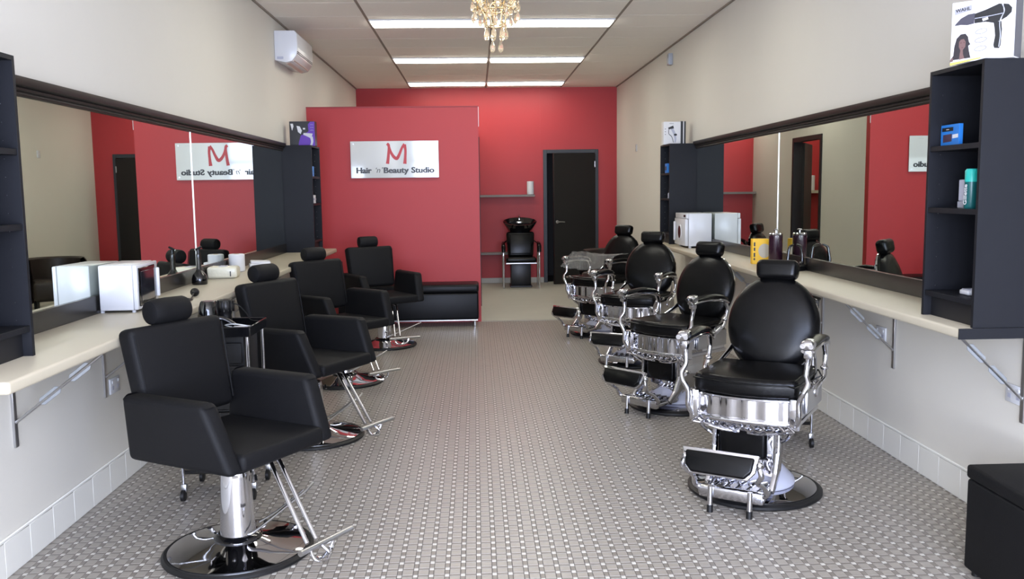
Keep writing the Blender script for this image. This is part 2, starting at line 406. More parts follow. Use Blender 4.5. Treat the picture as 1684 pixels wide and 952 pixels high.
outlet(XL, 1, 4.53, .53, 'double power outlet on left wall beside a steel bracket')
outlet(XR, -1, 4.88, .66, 'double power outlet on right wall under the counter behind a bracket')
outlet(XR, -1, 3.62, .60, 'double power outlet on right wall at the right edge of the photo')
outlet(XL, 1, 3.95, .855, 'white power board tucked under the left counter edge')

# bookcase cabinets
def bookcase(loc, s, label, open_to, D=.29, Wd=.46, H=1.04):
    # local: back at x=0 against wall, opening towards s*x ; y from 0 to .46 ; z 0..1.04
    T = .018
    t = thing('bookcase', label, 'bookcase', loc)
    for y in (0, Wd-T): B().bb(0, s*D, y, y+T, 0, H, .001, 1).build('side_panel', BLKWOOD, t)
    B().bb(0, s*.006, T, Wd-T, .01, H-.01).build('back_panel', DARKIN, t)
    B().bb(0, s*D, T, Wd-T, H-T, H, .001, 1).build('top_panel', BLKWOOD, t)
    for z in (.09, .455, .72): B().bb(.007*s, s*(D-.004), T, Wd-T, z, z+.022, .001, 1).build('shelf', BLKWOOD, t)
    B().bb(s*(D-.05), s*(D-.035), T, Wd-T, 0, .09).build('plinth', DARKIN, t)
    hb = B()
    for y, sg in ((T, 1), (Wd-T, -1)):
        for z in [.13+.064*k for k in range(14)]:
            for x in (.05, D-.05): hb.bb(s*x-.0015, s*x+.0015, y, y+sg*.0006, z, z+.003)
    o = hb.build('pin_holes', STEEL, t); o['kind'] = 'stuff'
    return t
bookcase((XL, 2.78, ZT), 1, 'black bookcase at the left edge of the photo, on the left counter', 1, .262, .46, 1.066)
bookcase((XL, 8.73, ZT), 1, 'tall black bookcase at far end of left counter beside the sign wall', 1)
bookcase((XR, 3.435, ZT), -1, 'large black bookcase nearest the camera on the right counter', -1, .31, .415, 1.064)
bookcase((XR, 9.14, ZT), -1, 'black bookcase at far end of right counter behind the white steriliser', -1)
ZB = ZT+1.04

# ceiling lights
k = 0
for r_, yy in enumerate([LY0+2.44*q for q in (-1, 0, 1, 2)]):
    for s_, xx in enumerate((.194-.6, .194+.6)):
        nm = ['', 'nearest visible row', 'middle visible row', 'farthest row above the red wall'][r_]
        if nm: lb = ('left ' if s_ == 0 else 'right ')+'fluorescent ceiling panel of the '+nm
        else: lb = ('left ' if s_ == 0 else 'right ')+'fluorescent ceiling panel overhead, just outside the top of the photo'
        t = thing('ceiling_light', lb, 'light', (xx, yy, ZC), 0, 'recessed fluorescent ceiling lights')
        B().bb(-.59, .59, -.16, .16, -.014, 0, .004, 1).build('light_housing', WHITEP, t)
        B().bb(-.572, .572, -.145, .145, -.026, -.0145, .005, 2).build('diffuser', LAMPM, t)

# air conditioner
t = thing('air_conditioner', 'white split system air conditioner high on the left wall', 'air conditioner', (XL, 8.62, 2.73))
prof = [(0, .02), (.10, 0), (.16, .012), (.205, .07), (.215, .14), (.212, .27), (.19, .295), (0, .295)]
B().prism([(x, z) for x, z in prof], .80, Matrix.Translation((0, .40, 0)) @ XZ, .006, 2).build('casing', WHITEP, t)
B().box((.135, .40, .012), (.085, .70, .008), .002, 1, Matrix.Rotation(-.35, 4, 'Y')).build('louvre', mat('louvre_beige', (196, 176, 166), .5), t)
B().box((.18, .40, .045), (.06, .72, .006), .002, 1, Matrix.Rotation(-.95, 4, 'Y')).build('louvre', mat('louvre_beige', (196, 176, 166), .5), t)
B().bb(.02, .08, -.0015, .0, .03, .055, .0004, 1).build('maker_badge', GREYP, t)
for z in (.085, .1): B().bb(.206, .214, .02, .78, z, z+.004).build('seam_line', PLB, t)
# sensor and switches
t = thing('motion_sensor', 'small grey sensor box high on the right wall', 'sensor', (XR, 10.37, 2.92))
B().bb(-.05, 0, -.05, .05, 0, .13, .006, 2).build('casing', mat('sensor_grey', (150, 154, 160), .4), t)
B().bb(-.054, -.05, -.035, .035, .02, .08, .002, 1).build('lens', WHITEP, t)
t = thing('wall_thermostat', 'tiny white wall plate on the right wall near the red back wall', 'switch', (XR, 12.6, 2.03))
B().bb(-.012, 0, -.04, .04, 0, .1, .003, 2).build('cover_plate', WHITEP, t); B().bb(-.018, -.012, -.01, .01, .04, .06, .002, 1).build('rocker_switch', WHITEP, t)

# sign
t = thing('wall_sign', 'glossy white sign with red M and black lettering on red wall', 'sign', (-.9, 10.1, 1.863))
B().bb(-.493, .493, -.028, -.016, -.205, .205, .002, 1).build('sign_board', SIGNW, t)
for x in (-.46, .46):
    for z in (-.175, .175): B().cyl((x, 0, z), (x, -.031, z), .009, n=14).build('standoff', STEEL, t)
FM = Matrix.Translation((0, -.0286, 0)) @ face_M((0, 0, 0), (1, 0, 0), (0, 0, 1))
def T2(x, y): return FM @ Matrix.Translation((x, y, 0))
text('lettering_hair', 'Hair', .088, T2(-.350, -.123), INKB, t, bold=.0022, smear=.0026, wid=.168)
text('lettering_and', '‘n’', .088, T2(-.190, -.120), INKB, t, shear=.3, wid=.08)
text('lettering_beauty', 'Beauty', .088, T2(.010, -.123), INKB, t, bold=.0022, smear=.0026, wid=.28)
text('lettering_studio', 'Studio', .088, T2(.312, -.123), INKB, t, bold=.0022, smear=.0026, wid=.255)
mb = B()
def stroke(b, pts, ws, M, z=.0006):
    P, R = resample([(x, y, 0) for x, y in pts], ws, 8); vs = []
    for i in range(len(P)):
        T = (P[min(i+1, len(P)-1)]-P[max(i-1, 0)]).normalized(); N = Vector((-T.y, T.x, 0))
        for q in (-1, 1):
            for zz in (0, z): vs.append(M @ (P[i]+N*q*R[i]+Vector((0, 0, zz))))
    fs = []
    for i in range(len(P)-1):
        a = i*4; fs += [[a+1, a+3, a+7, a+5], [a, a+1, a+5, a+4], [a+2, a+3, a+7, a+6], [a, a+2, a+6, a+4]]
    fs += [[0, 1, 3, 2], [len(vs)-4, len(vs)-3, len(vs)-1, len(vs)-2]]
    b.raw(vs, fs)
stroke(mb, [(-.083, .176), (-.066, .16), (-.062, .125), (-.072, .02), (-.082, -.048)], [.016, .016, .014, .016, .019], FM)
stroke(mb, [(-.066, .165), (-.045, .09), (-.01, .03), (.025, .012), (.055, .06), (.085, .13), (.115, .168)], [.012, .014, .017, .019, .015, .013, .018], FM, .0009)
stroke(mb, [(.113, .165), (.122, .10), (.118, .02), (.112, -.05)], [.018, .014, .015, .020], FM, .0012)
mb.build('letter_M', INKR, t, 'red brush style letter M')
for x in (.36,): text('small_print', '•••••••••', .02, T2(x, .172), GREYP, t)

# back wall: shelves, paper rolls, door
t = thing('wall_shelf', 'upper grey shelf on the back wall carrying a paper roll', 'shelf', (.5, YB, 1.40)); B().bb(-.45, .45, -.2, 0, 0, .035, .002, 1).build('board', GREYW, t)
t = thing('wall_shelf', 'lower grey shelf on the back wall beside the wash basin chair', 'shelf', (.25, YB, .475)); B().bb(-.2, .32, -.2, 0, 0, .035, .002, 1).build('board', GREYW, t)
t = thing('wall_shelf', 'pale shelf in the room seen through the doorway in the right mirror', 'shelf', (-1.2, YB, 1.40)); B().bb(-.6, .55, -.25, 0, 0, .045, .002, 1).build('board', COUNTER, t)
def roll(loc, r, h, label, grp=None, rings=6):
    t = thing('paper_roll', label, 'paper roll', loc)
    B().lathe([(.02, h*.93), (.02, h), (r-.006, h), (r, h-.006), (r, .006), (r-.006, 0), (.0, 0)], 32).build('paper', PAPER, t)
    B().lathe([(.0, h*.9), (.017, h*.9), (.0195, h*.9), (.0195, h+.001), (.017, h+.001), (.017, h*.9)], 20).build('cardboard_core', mat('cardboard', (170, 140, 105), .8), t)
roll((.885, YB-.1, 1.436), .055, .21, 'cream paper towel roll standing on the back wall shelf')
roll((-.87, YB-.1, 1.446), .07, .24, 'paper roll on the pale shelf visible only in the mirror')
d1 = struct('door_1', B().bb(1.10, 1.16, YB-.03, YB+.1, 0, 2.15, .003, 1).bb(1.94, 1.995, YB-.03, YB+.1, 0, 2.15, .003, 1).bb(1.16, 1.94, YB-.03, YB+.1, 2.09, 2.15, .003, 1), FRAMEM)
LM = Matrix.Translation((1.938, YB-.035, 0)) @ Matrix.Rotation(math.radians(28), 4, 'Z')
lf = B(); lf.box((0, 0, 0), (.80, .038, 2.07), .002, 1); lf.v = [tuple(LM @ (Vector(v)+Vector((-.402, .0, 1.045)))) for v in lf.v]
leaf = struct('door_leaf', lf, DOORM, d1)
hb = B(); hb.lathe([(0, 0), (.026, 0), (.026, .01), (.012, .014), (.012, .05), (0, .05)], 20, M=LM @ Matrix.Translation((-.75, -.02, 1.0)) @ Matrix.Rotation(PI/2, 4, 'X'))
hb.tube([LM @ Vector(p) for p in ((-.75, -.062, 1.0), (-.70, -.066, 1.0), (-.63, -.06, .995))], .009, 8)
hb.build('door_handle', STEEL, leaf)
for z in (1.86, .25): B().bb(1.925, 1.945, YB-.062, YB-.03, z, z+.1, .004, 1).build('hinge', STEEL, d1)

# black bench along the partition
t = thing('waiting_bench', 'long black leatherette bench against the red sign wall', 'bench', (-.75, 9.9, 0))
B().bb(-.78, .765, -.2, .19, .085, .38, .02, 3).build('bench_base', BENCH, t)
B().bb(-.785, .77, -.205, .19, .382, .475, .03, 4).build('seat_cushion', BENCH, t)
B().bb(-.77, .755, -.19, .18, .068, .085, .003, 1).build('chrome_rail', STEEL, t)
for x in (-.72, .72):
    for y in (-.16, .15): B().cyl((x, y, 0), (x, y, .07), .017, n=16).build('leg', CHROME, t)
# ottoman front right
t = thing('ottoman', 'black cube ottoman cut off at the lower right of the photo', 'ottoman', (2.07, 2.93, 0))
B().bb(-.2, .21, -.29, .29, .02, .375, .012, 3).build('ottoman_body', FABR, t)
B().bb(-.203, .213, -.293, .293, .377, .43, .012, 3).build('seat_cushion', FABR, t)
for x in (-.17, .17):
    for y in (-.25, .25): B().cyl((x, y, 0), (x, y, .022), .016, n=12).build('leg', RUB, t)

# ================================================================== STYLING CHAIRS
def styling_chair(label):
    t = thing('styling_chair', label, 'chair', (0, 0, 0), 0, 'black hydraulic salon chairs along the left counter')
    B().lathe([(0, 0), (.3, 0), (.308, .006), (.308, .016), (.298, .024), (.285, .022), (.285, .012), (0, .012)], 64).build('rubber_rim', RUB, t)
    B().lathe([(0, .013), (.284, .013), (.284, .026), (.262, .031), (.20, .040), (.14, .052), (.105, .062), (.095, .066), (0, .066)], 64).build('base_disc', CHROME, t, 'chrome cone shaped base')
    B().lathe([(0, .055), (.097, .055), (.10, .07), (.092, .08), (.078, .086), (0, .086)], 40).build('base_collar', GLOSSB, t)
    B().lathe([(0, .08), (.074, .08), (.072, .10), (.060, .33), (.057, .348), (.05, .35), (.046, .34), (0, .34)], 40).build('column', CHROME, t)
    B().lathe([(0, .338), (.046, .338), (.05, .352), (.03, .356), (.02, .356), (0, .356)], 28).build('column_cap', RUB, t)
    B().cyl((0, 0, .34), (0, 0, .43), .016, n=18).build('piston', CHROME, t)
    b = B(); b.bb(-.09, .09, -.13, .13, .41, .432, .004, 1); b.build('seat_plate', PLB, t)
    B().tube([(.06, -.052, .32), (.05, -.066, .30)], .006, 8, 1).build('column_screw', PLB, t)
    # seat and arms
    B().bb(-.235, .235, -.285, .26, .440, .512, .022, 4).build('seat', FABR, t)
    for s in (-1, 1):
        b = B(); b.prism([(.27, .442), (.262, .70), (.245, .715), (-.165, .715), (-.185, .70), (-.285, .442)], .085, YZ, .026, 4); b.v = [(x+s*(.262+(z-.44)*.10), y, z) for x, y, z in b.v]
        b.build('armrest', FABR, t)
    # backrest
    RB = Matrix.Rotation(math.radians(-11), 4, 'X')
    B().box((0, .295, .757), (.475, .10, .405), .03, 4, RB, fn=lambda c: (c.x*(1.0+c.z*.16), c.y*(1-abs(c.x)*.2), c.z)).build('backrest', FABR, t)
    for s in (-1, 1): B().tube([RB @ Vector((s*.218, -.050, -.17))+Vector((0, .295, .757)), RB @ Vector((s*.232, -.050, .17))+Vector((0, .295, .757))], .004, 6, 1).build('back_piping', FABR, t)
    for s in (-1, 1): B().cyl((s*.035, .335, .92), (s*.035, .355, .99), .0065, n=10).build('headrest_post', CHROME, t)
    b = B(); RH = Matrix.Translation((0, .348, 1.005)) @ Matrix.Rotation(-.2, 4, 'X') @ Matrix.Rotation(PI/2, 4, 'Y')
    b.lathe([(0, -.10), (.034, -.10), (.050, -.094), (.056, -.08), (.057, -.04), (.058, 0), (.057, .04), (.056, .08), (.050, .094), (.034, .10), (0, .10)], 28, M=RH, sx=.98, sy=.9)
    b.build('headrest', FABR, t)
    for s in (-1, 1):
        b = B(); b.tube([(s*.022, -.17, .425), (s*.022, -.215, .42), (s*.024-.01, -.25, .39), (s*.026-.10, -.485, .165)], .009, 12, 6)
        b.build('footrest_tube', CHROME, t)
    B().cyl((-.185, -.50, .150), (.125, -.50, .142), .0115, n=16).build('foot_bar', STEEL, t)
    fb_ = B()
    for s in (-1, 1): fb_.tube([(-.10+s*.028, -.5, .15), (-.10+s*.04, -.535, .115), (-.09, -.55, .10)], .006, 8, 5)
    fb_.tube([(-.13, -.50, .145), (-.11, -.50, .105), (-.06, -.50, .09), (-.01, -.50, .105), (.01, -.50, .145)], .0085, 8, 5)
    fb_.build('foot_bar_guard', CHROME, t)
    lv = B(); lv.tube([(-.03, -.085, .10), (.0, -.105, .11), (.18, -.13, .17), (.27, -.14, .20), (.33, -.13, .215)], [.006, .006, .0065, .0065, .006], 10, 6)
    lv.tube([(.06, -.06, .115), (.14, -.085, .14), (.21, -.105, .17), (.27, -.125, .20)], .0045, 8, 6)
    lv.build('pump_lever', STEEL, t)
    return t
def place(proto, n, i, loc, rz, label):
    o = proto if i == 0 else copy_tree(proto)
    o.location = loc; o.rotation_euler = (0, 0, math.radians(rz)); o['label'] = label; return o
sc0 = styling_chair('x')
for i, (x, y, a, lb) in enumerate([(-1.02, 3.62, 60, 'black salon chair nearest the camera on the left side'),
                                   (-1.02, 5.36, 61, 'black salon chair second from the camera, just behind the black trolley'),
                                   (-1.06, 6.96, 48, 'black salon chair third from the camera, partly hidden by the second'),
                                   (-.91, 8.60, 31, 'black salon chair farthest back, in front of the black bench')]):
    place(sc0, 4, i, (x, y, 0), a, lb)

# ================================================================== BARBER CHAIRS
def barber_chair():
    t = thing('barber_chair', 'x', 'barber chair', (0, 0, 0), 0, 'round backed chrome barber chairs along the right counter')
    B().lathe([(0, 0), (.315, 0), (.325, .008), (.325, .02), (.31, .03), (.297, .026), (.297, .012), (0, .012)], 72).build('rubber_rim', RUB, t)
    B().lathe([(0, .013), (.296, .013), (.296, .032), (.275, .038), (.16, .05), (.14, .056), (0, .056)], 72).build('base_plate', CHROME, t)
    B().lathe([(0, .05), (.19, .05), (.195, .058), (.19, .075), (.155, .11), (.13, .14), (.08, .15), (0, .15)], 48, sx=1, sy=1).build('pump_cover', GREYP, t, 'pale satin grey pump cover')
    # column
    b = B(); b.box((0, .02, .255), (.26, .24, .31), .018, 2, fn=lambda c: (c.x*(1+c.z*.35), c.y*(1+c.z*.3), c.z)); b.build('column', CHROME, t)
    b = B(); b.box((0, -.108, .25), (.25, .03, .28), .008, 2); b.build('column_front', CHROME, t)
    b = B(); b.box((-.022, -.135, .282), (.235, .045, .17), .02, 4, fn=lambda c: (c.x, c.y, c.z)); b.build('calf_pad', LEATH, t, 'black leather calf pad')
    # side cast legs from apron down to the foot frame
    for s in (-1, 1):
        b = B(); poly = [(-.235, .44), (-.05, .43), (-.12, .36), (-.13, .25), (-.16, .16), (-.24, .095), (-.29, .075), (-.31, .10), (-.245, .16), (-.205, .25), (-.20, .36)]
        b.prism(poly, .022, Matrix.Translation((s*.152, .03, 0)) @ YZ, .005, 2)
        b.build('side_casting', CHROME2, t)
    # filigree crown under the apron
    b = B()
    for s in (-1, 1):
        for q in range(5):
            x = .03+q*.045
            b.tube([(s*x, -.225, .435), (s*(x+.03), -.235, .415), (s*(x+.005), -.225, .392-q*-.004), (s*(x-.02), -.215, .405), (s*x, -.22, .42)], .006, 6, 4)
        b.tube([(s*.02, -.20, .38), (s*.10, -.215, .385), (s*.18, -.22, .405), (s*.24, -.215, .44)], .008, 8, 5)
        b.tube([(s*.20, -.2, .44), (s*.215, -.19, .40), (s*.19, -.16, .36), (s*.14, -.13, .33)], [.014, .012, .010, .012], 8, 5)
    b.bb(-.19, .19, -.205, -.19, .385, .44, .003, 1)
    b.v = [(x, y, z-.04) for x, y, z in b.v]
    b.build('filigree_crown', CHROME2, t)
    # apron: curved chrome band
    def outline(w, f, r, rear, n=10, wave=0):
        pts = []
        for q in range(n+1):
            u = -1+2*q/n; pts.append((w*u, -f-r*(1-u*u)-(wave*(1-abs(u)**6)*math.sin(u*PI*5.5) if wave else 0)))
        pts += [(w, rear), (-w, rear)]
        return pts
    b = B(); b.prism(outline(.245, .185, .05, .22, 44, .0035), .10, Matrix.Translation((0, 0, .456)), .004, 1); b.build('apron', CHROME, t)
    b = B(); b.prism(outline(.252, .192, .052, .225), .014, Matrix.Translation((0, 0, .509)), .004, 1)
    b.prism(outline(.255, .197, .055, .225), .022, Matrix.Translation((0, 0, .400)), .006, 2); b.build('apron_moulding', CHROME, t)
    for s in (-1, 1):
        b = B(); b.bb(s*.215, s*.262, -.225, -.17, .378, .526, .006, 2); b.build('corner_post', CHROME, t)
        b = B(); b.bb(s*.25, s*.275, -.12, .20, .435, .545, .008, 2); b.build('side_plate', STEEL, t)
    # seat cushion
    b = B(); bm_o = outline(.25, .20, .055, .23, 12)
    b.prism(bm_o, .092, Matrix.Translation((0, 0, .563)), .026, 4); b.build('seat_cushion', LEATH, t)
    b = B(); P = [(x*1.0, y*1.0, .584) for x, y in bm_o]; b.tube(P, .0045, 6, 3); b.build('seat_piping', LEATH, t)
    lowr = lambda p: (p[0], p[1], p[2] if p[2] < .56 else p[2]-.036*min(1, (p[2]-.56)/.12))
    # arms
    for s in (-1, 1):
        b = B(); b.tube([(s*.245, -.215, .40), (s*.262, -.235, .45), (s*.262, -.24, .52), (s*.285, -.25, .575), (s*.298, -.235, .63), (s*.285, -.215, .68), (s*.288, -.205, .73), (s*.292, -.205, .765)],
                        [.012, .014, .013, .013, .012, .011, .013, .017], 12, 6, flat=1); b.v = [lowr(p) for p in b.v]; b.build('front_arm_support', CHROME, t)
        b = B(); b.box((s*.292, -.215, .785), (.062, .07, .05), .02, 3, rotm(.15)); b.box((s*.292, -.212, .745), (.04, .04, .05), .01, 2)
        for q in (-1, 1): b.cyl((s*.292+q*.018, -.252, .782), (s*.292+q*.018, -.24, .782), .012, n=12)
        b.build('arm_front_casting', CHROME2, t)
        b = B(); b.tube([(s*.292, -.23, .792), (s*.292, -.14, .80), (s*.292, -.02, .802), (s*.292, .10, .79), (s*.29, .17, .765)], [.03, .034, .036, .034, .024], 14, 6, flat=.42)
        b.v = [lowr(p) for p in b.v]; b.build('arm_frame', CHROME, t)
        b = B(); b.tube([(s*.292, -.20, .812), (s*.292, -.12, .818), (s*.292, -.0, .822), (s*.292, .10, .808), (s*.292, .16, .79)], [.024, .032, .035, .032, .018], 14, 6, flat=.5)
        b.v = [lowr(p) for p in b.v]; b.build('arm_pad', LEATH, t)
        b = B(); b.tube([(s*.29, .15, .775), (s*.292, .175, .72), (s*.292, .165, .67), (s*.292, .155, .645)], [.016, .013, .012, .014], 10, 5)
        b.ell((s*.292, .155, .638), (.02, .02, .02), 14)
        b.tube([(s*.292, .155, .63), (s*.298, .13, .585), (s*.28, .09, .545), (s*.265, .05, .52)], [.012, .011, .013, .016], 10, 5)
        b.ell((s*.276, .045, .515), (.012, .026, .026), 14)
        b.v = [lowr(p) for p in b.v]; b.build('rear_arm_link', CHROME, t)
        b = B(); b.tube([(s*.262, .06, .53), (s*.25, .16, .58), (s*.225, .27, .66), (s*.20, .33, .72)], [.024, .024, .022, .02], 10, 5, flat=.28, up=(1, 0, 0))
        b.v = [lowr(p) for p in b.v]; b.build('back_strap', CHROME, t)
        b = B(); b.cyl((s*.30, -.19, .60), (s*.30, -.15, .60), .014, n=14); b.ell((s*.30, -.145, .60), (.017, .017, .017), 12); b.v = [lowr(p) for p in b.v]; b.build('arm_knob', CHROME, t)
    # round back
    MBk = Matrix.Translation((-.006, .335, .780)) @ Matrix.Rotation(math.radians(90-14), 4, 'X')
    b = B(); b.lathe([(0, .062), (.10, .060), (.18, .050), (.222, .034), (.240, .012), (.243, 0), (.238, -.012), (.225, -.02), (0, -.02)], 64, M=MBk, sx=.975, sy=1.075); b.build('round_backrest', LEATH, t)
    b = B(); b.lathe([(.225, -.02), (.2405, -.014), (.2415, -.026), (.23, -.036), (.0, -.04), (.0, -.021), (.225, -.02)], 64, M=MBk, sx=.975, sy=1.075); b.build('chrome_back_shell', CHROME, t)
    # headrest
    b = B(); b.bb(-.022, .022, .40, .412, .93, 1.06, .003, 1); b.build('headrest_post', CHROME, t)
    b = B(); b.box((0, .385, 1.065), (.215, .085, .105), .032, 5, rotm(math.radians(-12)), fn=lambda c: (c.x*(1.0+c.z*.5), c.y, c.z)); b.build('headrest', LEATH, t)
    # foot frame
    b = B(); b.bb(-.15, .15, -.405, -.36, .065, .118, .008, 2)
    for s in (-1, 1): b.bb(s*.125, s*.155, -.40, -.18, .078, .105, .006, 2)
    b.prism([(-.13, -.36), (.13, -.36), (.14, -.15), (.10, -.10), (-.10, -.10), (-.14, -.15)], .022, Matrix.Translation((0, 0, .085)), .004, 1)
    for q in range(5): b.tube([(-.10+q*.05, -.36, .10), (-.085+q*.05, -.30, .108), (-.105+q*.05, -.24, .106), (-.09+q*.05, -.18, .10)], .008, 8, 4)
    b.build('foot_frame', CHROME2, t)
    for s in (-1, 1):
        lg = B().cyl((s*.092, -.41, .028), (s*.092, -.405, .12), .0125, n=14).build('leg', CHROME, t)
        B().cyl((s*.092, -.412, 0), (s*.092, -.41, .034), .0145, .014, n=14).build('rubber_tip', RUB, lg)
        b = B(); b.tube([(s*.13, -.385, .10), (s*.165, -.40, .12), (s*.16, -.44, .165), (s*.15, -.50, .20), (s*.178, -.545, .245), (s*.17, -.545, .28)], [.015, .014, .011, .011, .013, .012], 10, 6)
        b.ell((s*.168, -.535, .292), (.018, .02, .02), 12); b.build('footrest_arm', CHROME, t)
    RP = Matrix.Translation((-.006, -.548, .282)) @ Matrix.Rotation(math.radians(-24), 4, 'X')
    b = B(); b.prism([(-.178, .055), (.17, .055), (.16, -.02), (.13, -.06), (-.13, -.06), (-.16, -.02)], .026, RP @ Matrix.Translation((0, .006, 0)) @ XZ, .005, 2); b.build('footrest_plate', CHROME, t)
    b = B(); b.prism([(-.155, .04), (.155, .04), (.15, -.022), (.12, -.056), (-.12, -.056), (-.15, -.022)], .024, RP @ Matrix.Translation((0, -.016, 0)) @ XZ, .009, 3); b.build('footrest_pad', LEATH, t)
    b = B(); b.tube([(-.27, .08, .30), (-.30, .02, .30), (-.30, -.06, .32)], .007, 8, 5) if 0 else None
    lv = B(); lv.tube([(-.05, .12, .09), (-.14, .22, .085), (-.20, .30, .09)], .008, 8, 5); lv.ell((-.21, .31, .092), (.03, .02, .01), 12); lv.build('pump_lever', CHROME, t)
    return t
bc0 = barber_chair()
for i, (x, y, a, lb) in enumerate([(1.365, 4.22, -33, 'black and chrome barber chair nearest the camera on the right side'),
                                   (1.365, 5.96, -50, 'black and chrome barber chair second from the camera'),
                                   (1.372, 7.53, -33, 'black and chrome barber chair third from the camera'),
                                   (1.29, 9.12, -48, 'black and chrome barber chair farthest back, with clear plastic on its arms')]):
    place(bc0, 4, i, (x, y, 0), a, lb)
# crumpled clear plastic over the farthest barber chair
vs, fs = [], []
nx, ny = 26, 20
RC = Matrix.Translation((1.29, 9.12, 0)) @ Matrix.Rotation(math.radians(-48), 4, 'Z')
for j in range(ny+1):
    for i in range(nx+1):
        u = -1+2*i/nx; v_ = j/ny
        z = .845-.02*(1-u*u)-.16*max(0, .55-v_)**1.1*1.6+random.uniform(-.009, .009)
        x = u*(.30-.08*max(0, .4-v_)); y = -.33+.42*v_+random.uniform(-.004, .004)
        vs.append(RC @ Vector((x, y, z)))
for j in range(ny):
    for i in range(nx):
        a = j*(nx+1)+i; fs.append([a, a+1, a+nx+2, a+nx+1])
o = B().raw(vs, fs).build('plastic_sheet', CLEAR); tag(o, 'crumpled clear plastic sheet draped over the farthest barber chair arms', 'plastic sheet')

# brown tub chair behind
t = thing('tub_chair', 'low brown tub armchair behind the farthest barber chair', 'armchair', (1.78, 11.75, 0), math.radians(-30))
B().lathe([(.33, .12), (.39, .14), (.40, .45), (.38, .66), (.35, .70), (.31, .68), (.29, .45), (.29, .14), (.33, .12)], 40, a0=-.35, a1=PI+.35).build('curved_back', BROWN, t)
B().bb(-.28, .28, -.33, .26, .16, .42, .05, 4).build('seat_cushion', BROWN, t)
for x in (-.24, .24):
    for y in (-.26, .22): B().cyl((x, y, 0), (x, y, .17), .018, n=12).build('leg', RUB, t)

# ================================================================== WASH UNIT
t = thing('wash_unit', 'black hair wash chair with glossy basin against the back wall', 'wash chair', (.69, 13.72, 0))
MB_ = Matrix.Translation((0, .22, .93)) @ Matrix.Rotation(math.radians(14), 4, 'X')
b = B(); b.lathe([(0, -.10), (.10, -.10), (.19, -.05), (.235, .03), (.262, .075), (.268, .09), (.255, .095), (.235, .075), (.20, .02), (.12, -.05), (0, -.055)], 48, M=MB_, sx=1, sy=.85); b.build('basin', GLOSSB, t)
b = B(); b.tube([MB_ @ Vector(p) for p in ((0, .16, .07), (0, .17, .13), (0, .13, .15), (0, .08, .13))], .012, 10, 6); b.bb(-.05, .05, .33, .37, .98, 1.01, .008, 2); b.build('tap', CHROME, t)
b = B(); b.box((0, .10, .66), (.42, .12, .40), .045, 4, rotm(math.radians(-10)), fn=lambda c: (c.x*(1+c.z*.3), c.y, c.z)); b.build('backrest', LEATH, t)
B().box((0, .042, .67), (.34, .03, .31), .014, 3, rotm(math.radians(-10))).build('back_pad', LEATH, t)
B().bb(-.235, .235, -.22, .16, .40, .475, .03, 4).build('seat', LEATH, t)
B().bb(-.24, .24, -.2, .14, .375, .40, .006, 1).build('seat_frame', STEEL, t)
B().bb(-.155, .155, -.02, .28, .03, .38, .008, 2).build('pedestal', PLB, t); B().bb(-.17, .17, -.06, .30, 0, .03, .005, 1).build('pedestal_foot', PLB, t)
for s in (-1, 1):
    B().tube([(s*.275, -.22, 0), (s*.275, -.21, .40), (s*.275, -.19, .60), (s*.275, -.05, .66), (s*.265, .12, .68), (s*.2, .2, .72)], .014, 12, 6).build('chrome_side_frame', CHROME, t)
    B().tube([(s*.275, -.225, .56), (s*.275, -.20, .64), (s*.275, -.08, .675), (s*.272, .08, .69)], [.028, .034, .03, .022], 12, 6).build('arm_pad', LEATH, t)
    B().tube([(s*.275, .20, 0), (s*.275, .18, .40), (s*.272, .12, .66)], .012, 10, 5).build('leg', CHROME, t)

# ================================================================== TROLLEYS
def trolley(loc, rz, wx, wy, ztop, label):
    t = thing('salon_trolley', label, 'trolley', loc, rz)
    hx, hy = wx/2, wy/2
    b = B(); b.bb(-hx-.02, hx+.02, -hy-.02, hy+.02, ztop-.05, ztop-.035, .003, 1)
    for s in (-1, 1):
        b.bb(s*(hx+.012), s*(hx+.022), -hy-.02, hy+.02, ztop-.05, ztop, .003, 1); b.bb(-hx-.02, hx+.02, s*(hy+.012), s*(hy+.022), ztop-.05, ztop, .003, 1)
    b.build('top_tray', GLOSSB, t)
    B().bb(-hx+.02, hx-.02, -hy+.02, hy-.02, .20, ztop-.052, .004, 1).build('cabinet_body', PLB, t)
    for q in range(5):
        z0 = .22+q*(ztop-.29)/5
        dr = B().bb(-hx+.03, hx-.03, -hy+.005, -hy+.02, z0, z0+(ztop-.29)/5-.012, .004, 1).build('drawer', PLB, t)
        kb = B().ell((.02, -hy-.003, z0+.06), (.011, .009, .011), 12).build('knob', CHROME, dr)
    B().bb(-hx, hx, -hy, hy, .13, .15, .004, 1).build('bottom_tray', GLOSSB, t)
    for sx in (-1, 1):
        for sy in (-1, 1):
            lg = B().cyl((sx*hx, sy*hy, .085), (sx*hx, sy*hy, ztop-.05), .0085, n=12).build('post', CHROME, t)
            cs = B(); cs.box((sx*hx, sy*hy+.006, .062), (.03, .03, .045), .008, 2); cs.build('caster_fork', STEEL, t)
            B().lathe([(0, -.011), (.02, -.011), (.028, -.008), (.028, .008), (.02, .011), (0, .011)], 24, M=Matrix.Translation((sx*hx, sy*hy-.012, .0285)) @ Matrix.Rotation(PI/2, 4, 'Y')).build('caster_wheel', RUB, t)
    return t
trolley((-1.285, 4.415, 0), 0, .34, .30, .86, 'black salon trolley with chrome posts behind the nearest salon chair')
trolley((1.78, 5.08, 0), math.radians(-6), .30, .34, .86, 'black salon trolley behind the nearest barber chair')

